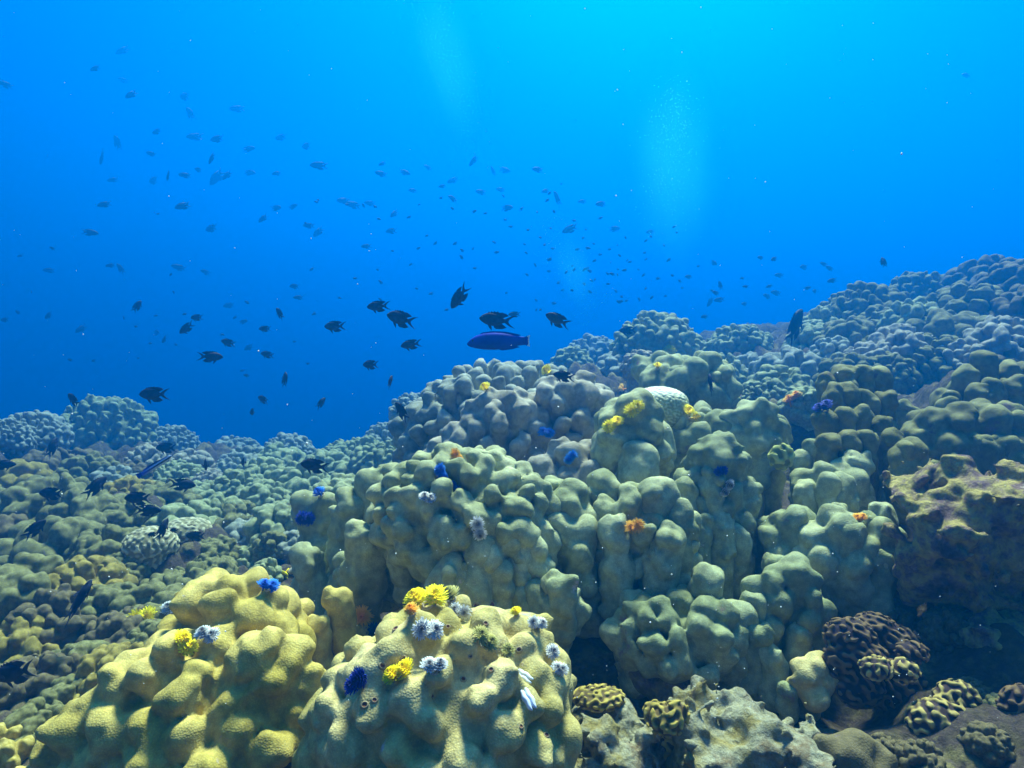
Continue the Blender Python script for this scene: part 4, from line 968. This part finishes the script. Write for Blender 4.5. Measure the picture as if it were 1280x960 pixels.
NEARF = [
 (471,383,31,182,1.7,'dark fork-tailed fish swimming left, uppermost left of the pair above the dome',12), (499,398,42,162,1.6,'dark fish with ragged fins heading up left, right behind another dark fish',20),
 (573,373,36,232,1.6,'dark fish nosing steeply down, highest of those above the dome',15), (618,400,46,172,1.5,'dark fork-tailed fish directly above the big blue wrasse',10),
 (695,399,34,152,1.6,'dark fish heading up left, right of the blue wrasse tail',20), (512,431,28,188,1.9,'small slim dark fish below the pair, left of the blue wrasse',10), (462,456,23,180,2.0,'small dark fish low in open water left of the dome',30),
 (417,408,30,180,2.1,'dark fish swimming left in open water, left of the pair',15), (265,446,24,0,2.0,'dark fish facing right with spread tail, over the far left reef',40), (284,428,21,165,2.6,'slim blue-dark fish up right of the fish with the spread tail',10),
 (232,411,24,212,2.6,'dark fish angled down left in open left water',10), (190,493,42,180,1.8,'long dark fork-tailed fish just above the far left mound',8), (91,499,26,143,2.2,'dark fish slanting up left beside the top of the far left mound',20),
 (172,382,17,65,3.0,'small fish tilted nose up, alone in the left water',20), (245,397,18,180,3.0,'faint fish above the one angled down left',15), (356,473,20,92,2.6,'dark fish standing nose up in mid water',20), (349,391,19,128,2.8,'dark fish tilted up left, above the row of small fish',20),
 (330,411,17,180,3.0,'small dim fish swimming level below the tilted one',10), (333,443,19,168,2.8,'small dim fish with long tail, left of the nose-up fish',10), (402,503,15,60,2.6,'little dark fish low in mid water above the distant reef edge',40), (328,499,18,160,2.7,'small dark fish under the nose-up fish, upper of two',30), (315,515,12,200,2.7,'tiny dark fish under the nose-up fish, lower of two',50),
 (703,470,28,168,1.38,'black fish resting against the grey lobes beside a small yellow worm',20), (501,513,30,128,1.5,'black fish diving out from the left flank of the dome',25), (391,582,40,172,1.45,'black fork-tailed fish in front of the pale lobes left of the dome',10),
 (257,580,22,250,1.8,'black fish seen tail up, right of the slender striped wrasse',40), (304,578,14,200,2.0,'small round black fish before the pale lobes at mid left',60), (230,606,24,345,1.75,'dark blue fish facing right below the slender striped wrasse',45),
 (121,607,26,60,1.7,'dark blue fish tilted up among the left corals',45), (170,623,38,180,1.6,'dark fish swimming left over the left corals, upper of a close pair',8), (187,638,32,358,1.55,'dark fish swimming right, lower of a close pair over the left corals',10), (62,617,36,180,1.7,'dim dark fish swimming left low over the far left slope',10),
 (66,558,26,85,2.3,'dim fish standing on end at the far left',30), (206,560,30,180,2.4,'dim dark fish over the shaded hollow above the striped wrasse',10), (204,660,26,80,1.5,'dark fish hovering nose up over the honeycombed brain coral',35), (190,668,14,190,1.5,'small dark slim fish just above the honeycombed brain coral',0), (217,663,13,180,1.5,'tiny dark fish right of the one over the honeycombed brain coral',10), (243,670,28,180,1.7,'shadowy fish under the rim of the far brain coral',10),
 (6,581,24,0,2.0,'dark fish cut by the left edge, facing right',30), (45,660,28,50,1.5,'dim fish tilted up in the left shade',30), (783,413,22,182,2.6,'dark fish before the far middle mound',10), (888,478,26,88,1.55,'dark fish standing upright right of the bleached brain coral',35),
 (1104,327,14,95,3.0,'small dark fish upright above the right ridge',20), (642,393,16,180,3.2,'small faint fish behind the one above the blue wrasse',10), (488,476,16,80,1.72,'small dark fish close to the left shoulder of the dome',40), (100,748,60,62,1.15,'blurred dark fish slanting upward in the left shade',10), (14,842,64,195,.95,'dark fish lurking at the left edge near the bottom',10), (995,405,52,62,2.5,'large dim fish tilted up before the right ridge',15)]
for a in NEARF: fish(*a)

# the blue wrasse and the slender striped cleaner
def wrasse():
    px, py, d, lpx = 622, 427, 1.45, 79
    s_ = lpx * d / F; root = empty('wrasse', P(px + 1, py, d), fish_rot(180, 6)); root.scale = (s_, s_, s_)
    tag(root, 'big deep blue wrasse with a pale tail edge gliding left over the dome', 'wrasse')
    st = [(.50, -.035, .01, .008), (.485, -.033, .03, .02), (.44, -.02, .065, .04), (.36, -.005, .10, .06), (.24, .005, .128, .072), (.08, .008, .138, .074), (-.08, .008, .128, .066), (-.22, .008, .10, .05), (-.33, .008, .072, .032), (-.42, .008, .064, .018)]
    V, Q, T = loft(st, 18); obj('body', mesh_np('body', V, Q, WB, True, T), root)
    obj('tail_fin', pyme('tail_fin', *plate([(-.405, .066), (-.455, .085), (-.475, .06), (-.47, .01), (-.475, -.04), (-.455, -.068), (-.405, -.05)], .008), WB), root)
    obj('tail_margin', pyme('tail_margin', *plate([(-.453, .084), (-.50, .10), (-.492, .05), (-.485, .01), (-.492, -.04), (-.50, -.082), (-.453, -.067), (-.473, -.04), (-.468, .01), (-.473, .06)], .006), WT), root)
    obj('dorsal_fin', pyme('dorsal_fin', *plate([(.30, .115), (.26, .145), (.10, .165), (-.10, .158), (-.26, .128), (-.36, .10), (-.30, .075), (-.10, .12), (.10, .13)], .006), WB), root)
    obj('anal_fin', pyme('anal_fin', *plate([(.02, -.115), (-.06, -.142), (-.22, -.122), (-.34, -.09), (-.28, -.065), (-.10, -.105)], .006), WB), root)
    for sg in (1, -1):
        V, Fc = plate([(.24, .0), (.18, .03), (.10, .02), (.09, -.03), (.15, -.05)], .004)
        obj('pectoral_fin', pyme('pectoral_fin', [(x, sg * (.07 + (.24 - x) * .3) + y, z) for x, y, z in V], Fc, WB), root)
        obj('eye', eye(.405, .02, sg * .045, .016), root)
wrasse()
m, n, l, b = new_mat('striped_skin')
tc = n.new('ShaderNodeTexCoord'); sx = n.new('ShaderNodeSeparateXYZ'); l.new(tc.outputs['Object'], sx.inputs[0])
rp = n.new('ShaderNodeValToRGB'); mp = n.new('ShaderNodeMapRange'); mp.inputs[1].default_value = -.09; mp.inputs[2].default_value = .09; l.new(sx.outputs[2], mp.inputs[0]); l.new(mp.outputs[0], rp.inputs[0])
e = rp.color_ramp.elements; rp.color_ramp.interpolation = 'CONSTANT'; e[0].color = (.55, .65, .75, 1); e[1].position = .38; e[1].color = (.005, .005, .02, 1); q = e.new(.60); q.color = (.50, .62, .80, 1); q = e.new(.82); q.color = (.01, .02, .08, 1)
mx = n.new('ShaderNodeMix'); mx.data_type = 'RGBA'; mp2 = n.new('ShaderNodeMapRange'); mp2.inputs[1].default_value = -.35; mp2.inputs[2].default_value = .0; l.new(sx.outputs[0], mp2.inputs[0]); l.new(mp2.outputs[0], mx.inputs[0])
mx.inputs[6].default_value = (.02, .06, .60, 1)
mx2 = n.new('ShaderNodeMix'); mx2.data_type = 'RGBA'; mx2.inputs[0].default_value = .0
l.new(rp.outputs[0], mx.inputs[7]); l.new(mx.outputs[2], b.inputs['Base Color']); b.inputs['Roughness'].default_value = .4
STRIPED = m
d = 1.55; s_ = 46 * d / F; root = empty('cleaner_wrasse', P(194, 583, d), fish_rot(33, 8)); root.scale = (s_, s_, s_)
tag(root, 'slender wrasse striped blue, black and white, slanting over the left corals', 'wrasse')
V, Q, T = loft([(.50, 0, .008, .006), (.47, 0, .028, .018), (.38, .004, .058, .035), (.2, .006, .078, .045), (0, .004, .08, .045), (-.2, 0, .07, .036), (-.34, -.01, .052, .02), (-.40, -.012, .048, .014)], 14)
V = [(x, y, z + .10 * x * x) for x, y, z in V]
obj('body', mesh_np('body', V, Q, STRIPED, True, T), root)
obj('tail_fin', pyme('tail_fin', *plate([(-.38, .05), (-.46, .085), (-.52, .09), (-.53, .0), (-.52, -.055), (-.46, -.045), (-.38, -.03)], .007), WB), root)
obj('dorsal_fin', pyme('dorsal_fin', *plate([(.26, .08), (.1, .108), (-.15, .108), (-.32, .085), (-.30, .05), (-.1, .07), (.1, .075)], .005), STRIPED), root)
for sg in (1, -1): obj('eye', eye(.42, .03, sg * .022, .012), root)

# fainter fish farther out, each one that the photograph lets one tell apart
FAINT = [(152,64),(118,86),(153,100),(163,119),(230,121),(237,141),(5,105),(146,177),(127,198),(188,192),(270,174),(312,186),(350,172),(382,183),(397,207),(313,216),(345,217),(270,223),(140,225),(129,256),(114,291),(263,286),(328,274),(227,258),(210,220),(195,165),(242,171),(295,136),(264,199),(247,212),(283,220),(191,226),(230,219),
 (475,217),(477,205),(507,216),(515,238),(534,209),(552,233),(565,226),(591,202),(616,213),(632,213),(625,237),(565,248),(600,240),(635,260),(428,251),(440,256),(461,254),(367,258),(346,260),(385,282),(397,291),(488,289),(492,268),(457,308),
 (671,212),(696,247),(681,239),(711,287),(750,255),(727,252),(812,290),(769,286),(860,346),(894,366),(898,375),(887,378),(900,356),(893,329),(950,322),(967,324),(973,344),(961,358),(958,370),(969,366),(1004,334),(1029,330),(1036,335),(1010,360),(1018,364),(1039,351),(930,380),(880,396),(1207,94),
 (205,425),(196,416),(137,332),(60,338),(222,334),(256,340),(60,395),(100,412),(5,400),(285,382),(310,435),(150,335),(305,402),(367,358),(372,372)]
rng = np.random.default_rng(5); rows = {}
for px, py in FAINT:
    l_ = rng.uniform(12, 20) if px < 460 and py < 300 else rng.uniform(10, 16) if px < 800 else rng.uniform(8, 14)
    if (px, py) in ((696,247),(711,287),(270,223),(397,207)): l_ *= 1.3
    d = rng.uniform(6.0, 8.5) if px < 860 else rng.uniform(5.0, 7.0)
    if px < 400: d = rng.uniform(5.5, 8.5)
    d = min(d, 3.9 * F / max(1, 430 - py))
    ang = rng.choice([180, 180, 175, 190, 165, 200, 5, 120, 230]) + rng.normal(0, 10); yaw = rng.uniform(-40, 40)
    o = obj('reef_fish', FAR, None, P(px, py, d), fish_rot(ang, yaw)); s_ = l_ * d / F / 1.13 / max(.5, math.cos(math.radians(yaw))); o.scale = (s_, s_, s_)
    reg = ('upper left water' if py < 160 else 'middle left water' if py < 310 else 'left water above the reef') if px < 430 else ('middle water' if px < 660 else 'water over the far mound' if px < 830 else 'water left of the right ridge') if px < 1100 else 'upper right water'
    side = 'facing right' if math.cos(math.radians(ang)) > 0 else 'facing left'
    rows.setdefault((reg, side), []).append((px, o)); o['category'] = 'fish'; o['group'] = 'faint fish in the blue water'
for (reg, side), lst in rows.items():
    lst.sort(key=lambda q: q[0])
    for k, (_, o) in enumerate(lst):
        nm = ['first', 'second', 'third', 'fourth', 'fifth', 'sixth', 'seventh', 'eighth', 'ninth', 'tenth', '11th', '12th', '13th', '14th', '15th', '16th', '17th', '18th', '19th', '20th', '21st', '22nd', '23rd', '24th', '25th', '26th', '27th', '28th', '29th', '30th', '31st', '32nd', '33rd', '34th', '35th'][k]
        o['label'] = f"faint {side} fish in the {reg}" + (f", {nm} from the left" if len(lst) > 1 else '')
# the distant shoal: specks that nothing tells apart
for k in range(150):
    if k < 80: px, py = rng.normal(760, 70), rng.normal(335, 32)
    elif k < 125: px, py = rng.uniform(390, 700), rng.uniform(240, 400)
    else: px, py = rng.uniform(20, 400), rng.uniform(250, 470)
    py = min(py, 470 - .12 * px if px > 600 else 520)
    d = rng.uniform(4.6, 6.5); l_ = rng.uniform(4.5, 8)
    o = obj('reef_fish', FAR, None, P(px, py, d), fish_rot(rng.choice([180, 0, 150, 210]) + rng.normal(0, 15), rng.uniform(-50, 50))); s_ = l_ * d / F / 1.1; o.scale = (s_, s_, s_)
    lab = 'tiny fish speck in the distant shoal beyond the dome' if px > 660 else 'tiny fish speck in the open middle water' if px > 400 else 'tiny fish speck in the hazy left water'
    tag(o, lab, 'fish', lab.replace('tiny fish speck', 'tiny fish specks'))

# ---------------------------------------------------------------- divers' bubbles and drifting specks
M['bubble'] = plain_mat('bubble_reflection_tint', (.02, .92, .92), .4, (.05, 1.0, .98), 5, .6)  # cyan base colour stands in for the blue water that bubbles reflect
M['speck'] = plain_mat('drifting_speck', (.75, .78, .7), .8)
OCT = np.array([(1, 0, 0), (-1, 0, 0), (0, 1, 0), (0, -1, 0), (0, 0, 1), (0, 0, -1)], float)
OT = np.array([(0, 2, 4), (2, 1, 4), (1, 3, 4), (3, 0, 4), (2, 0, 5), (1, 2, 5), (3, 1, 5), (0, 3, 5)])
def cloud(name, pts, rad, mat, lab, cat):
    n = len(pts); V = (pts[:, None] + OCT[None] * rad[:, None, None]).reshape(-1, 3); T = (OT[None] + 6 * np.arange(n)[:, None, None]).reshape(-1, 3)
    return tag(obj(name, mesh_np(name, V, None, mat, True, T)), lab, cat, kind='stuff')
def plume(path, d, n, width, rad, seed, lab):
    r_ = np.random.default_rng(seed); ks = np.array([p[1] for p in path], float); pts = []
    for k in range(n):
        y = r_.uniform(ks.min(), ks.max()); x = np.interp(y, ks, [p[0] for p in path]); w = np.interp(y, ks, [p[2] for p in path]); wt = np.interp(y, ks, [p[3] for p in path])
        if r_.uniform() > wt: continue
        pts.append(P(x + r_.normal(0, w), y, d + r_.normal(0, .25)))
    pts = np.array(pts); cloud('bubble_plume', pts, r_.uniform(.4, 1, len(pts)) * rad, M['bubble'], lab, 'bubbles')
plume([(842, 90, 20, .0), (846, 140, 16, .8), (840, 180, 17, 1), (830, 250, 18, .6), (828, 310, 22, .0)], 5.2, 1000, 1, .0042, 1, 'bright rising plume of fine bubbles, right of the centre')
plume([(520, -40, 30, .6), (548, 40, 20, .8), (572, 90, 16, .7), (584, 140, 14, .5), (586, 210, 10, .0)], 5.4, 1200, 1, .0032, 2, 'faint curving plume of bubbles at the top, left of the centre')
plume([(690, 270, 14, .1), (710, 330, 16, .6), (730, 370, 12, .5), (735, 410, 10, .0)], 5.0, 1500, 1, .0024, 3, 'small dim plume of bubbles above the far middle mound')
def mist(lo, hi, d, wpx, dens, lean, lab):
    """the milky cloud of bubbles too fine to see singly: a soft upright volume"""
    a, b = P(*lo, d), P(*hi, d); c = (a + b) / 2; R = np.array([wpx * .5 * d / F, .45, abs(a[2] - b[2]) / 2])
    m = bpy.data.materials.new('bubble_mist'); m.use_nodes = True; n = m.node_tree.nodes; l = m.node_tree.links; n.clear()
    o_ = n.new('ShaderNodeOutputMaterial'); v = n.new('ShaderNodeVolumePrincipled'); l.new(v.outputs[0], o_.inputs['Volume'])
    v.inputs['Color'].default_value = (.05, .95, 1, 1); v.inputs['Density Attribute'].default_value = ''; v.inputs['Temperature Attribute'].default_value = ''; v.inputs['Anisotropy'].default_value = .5
    tc = n.new('ShaderNodeTexCoord'); ln = n.new('ShaderNodeVectorMath'); ln.operation = 'LENGTH'; l.new(tc.outputs['Object'], ln.inputs[0])
    nz = n.new('ShaderNodeTexNoise'); nz.inputs['Scale'].default_value = 1.6; nz.inputs['Detail'].default_value = 4; l.new(tc.outputs['Object'], nz.inputs['Vector'])
    ad = n.new('ShaderNodeMath'); ad.operation = 'MULTIPLY_ADD'; ad.inputs[1].default_value = .7; l.new(nz.outputs[0], ad.inputs[0]); l.new(ln.outputs['Value'], ad.inputs[2])
    mr = n.new('ShaderNodeMapRange'); mr.interpolation_type = 'SMOOTHERSTEP'; mr.inputs[1].default_value = .25; mr.inputs[2].default_value = 1.15; mr.inputs[3].default_value = dens; mr.inputs[4].default_value = 0
    l.new(ad.outputs[0], mr.inputs[0]); l.new(mr.outputs[0], v.inputs['Density'])
    V, Q, T = loft([(math.cos(t) , 0, math.sin(t), math.sin(t)) for t in np.linspace(.02, 3.12, 14)], 20)
    V = np.array(V)[:, [2, 1, 0]]; Q = [q[::-1] for q in Q]; T = [t[::-1] for t in T]
    o = obj('bubble_mist', mesh_np('bubble_mist', V, Q, m, True, T), None, c, (0, lean, 0)); o.scale = R
    tag(o, lab, 'bubbles', kind='stuff')
mist((836, 410), (848, 30), 5.2, 175, 0.95, .05, 'soft cyan cloud of fine bubbles inside the plume right of the centre')
mist((580, 230), (540, -60), 5.4, 120, .36, -.16, 'soft cloud of fine bubbles inside the plume at the top')
mist((735, 420), (700, 260), 5.0, 80, .5, -.2, 'soft cloud of fine bubbles inside the small plume')
r_ = np.random.default_rng(11)
pts = np.array([P(r_.uniform(-100, 1380), r_.uniform(-60, 900) if r_.uniform() < .5 else r_.uniform(550, 900), r_.uniform(.45, .95) if r_.uniform() < .35 else r_.uniform(1, 3)) for k in range(900)])
cloud('drifting_specks', pts, np.abs(r_.normal(0, .00035, len(pts))) + .0003, M['speck'], 'pale specks of plankton drifting in the water', 'specks')
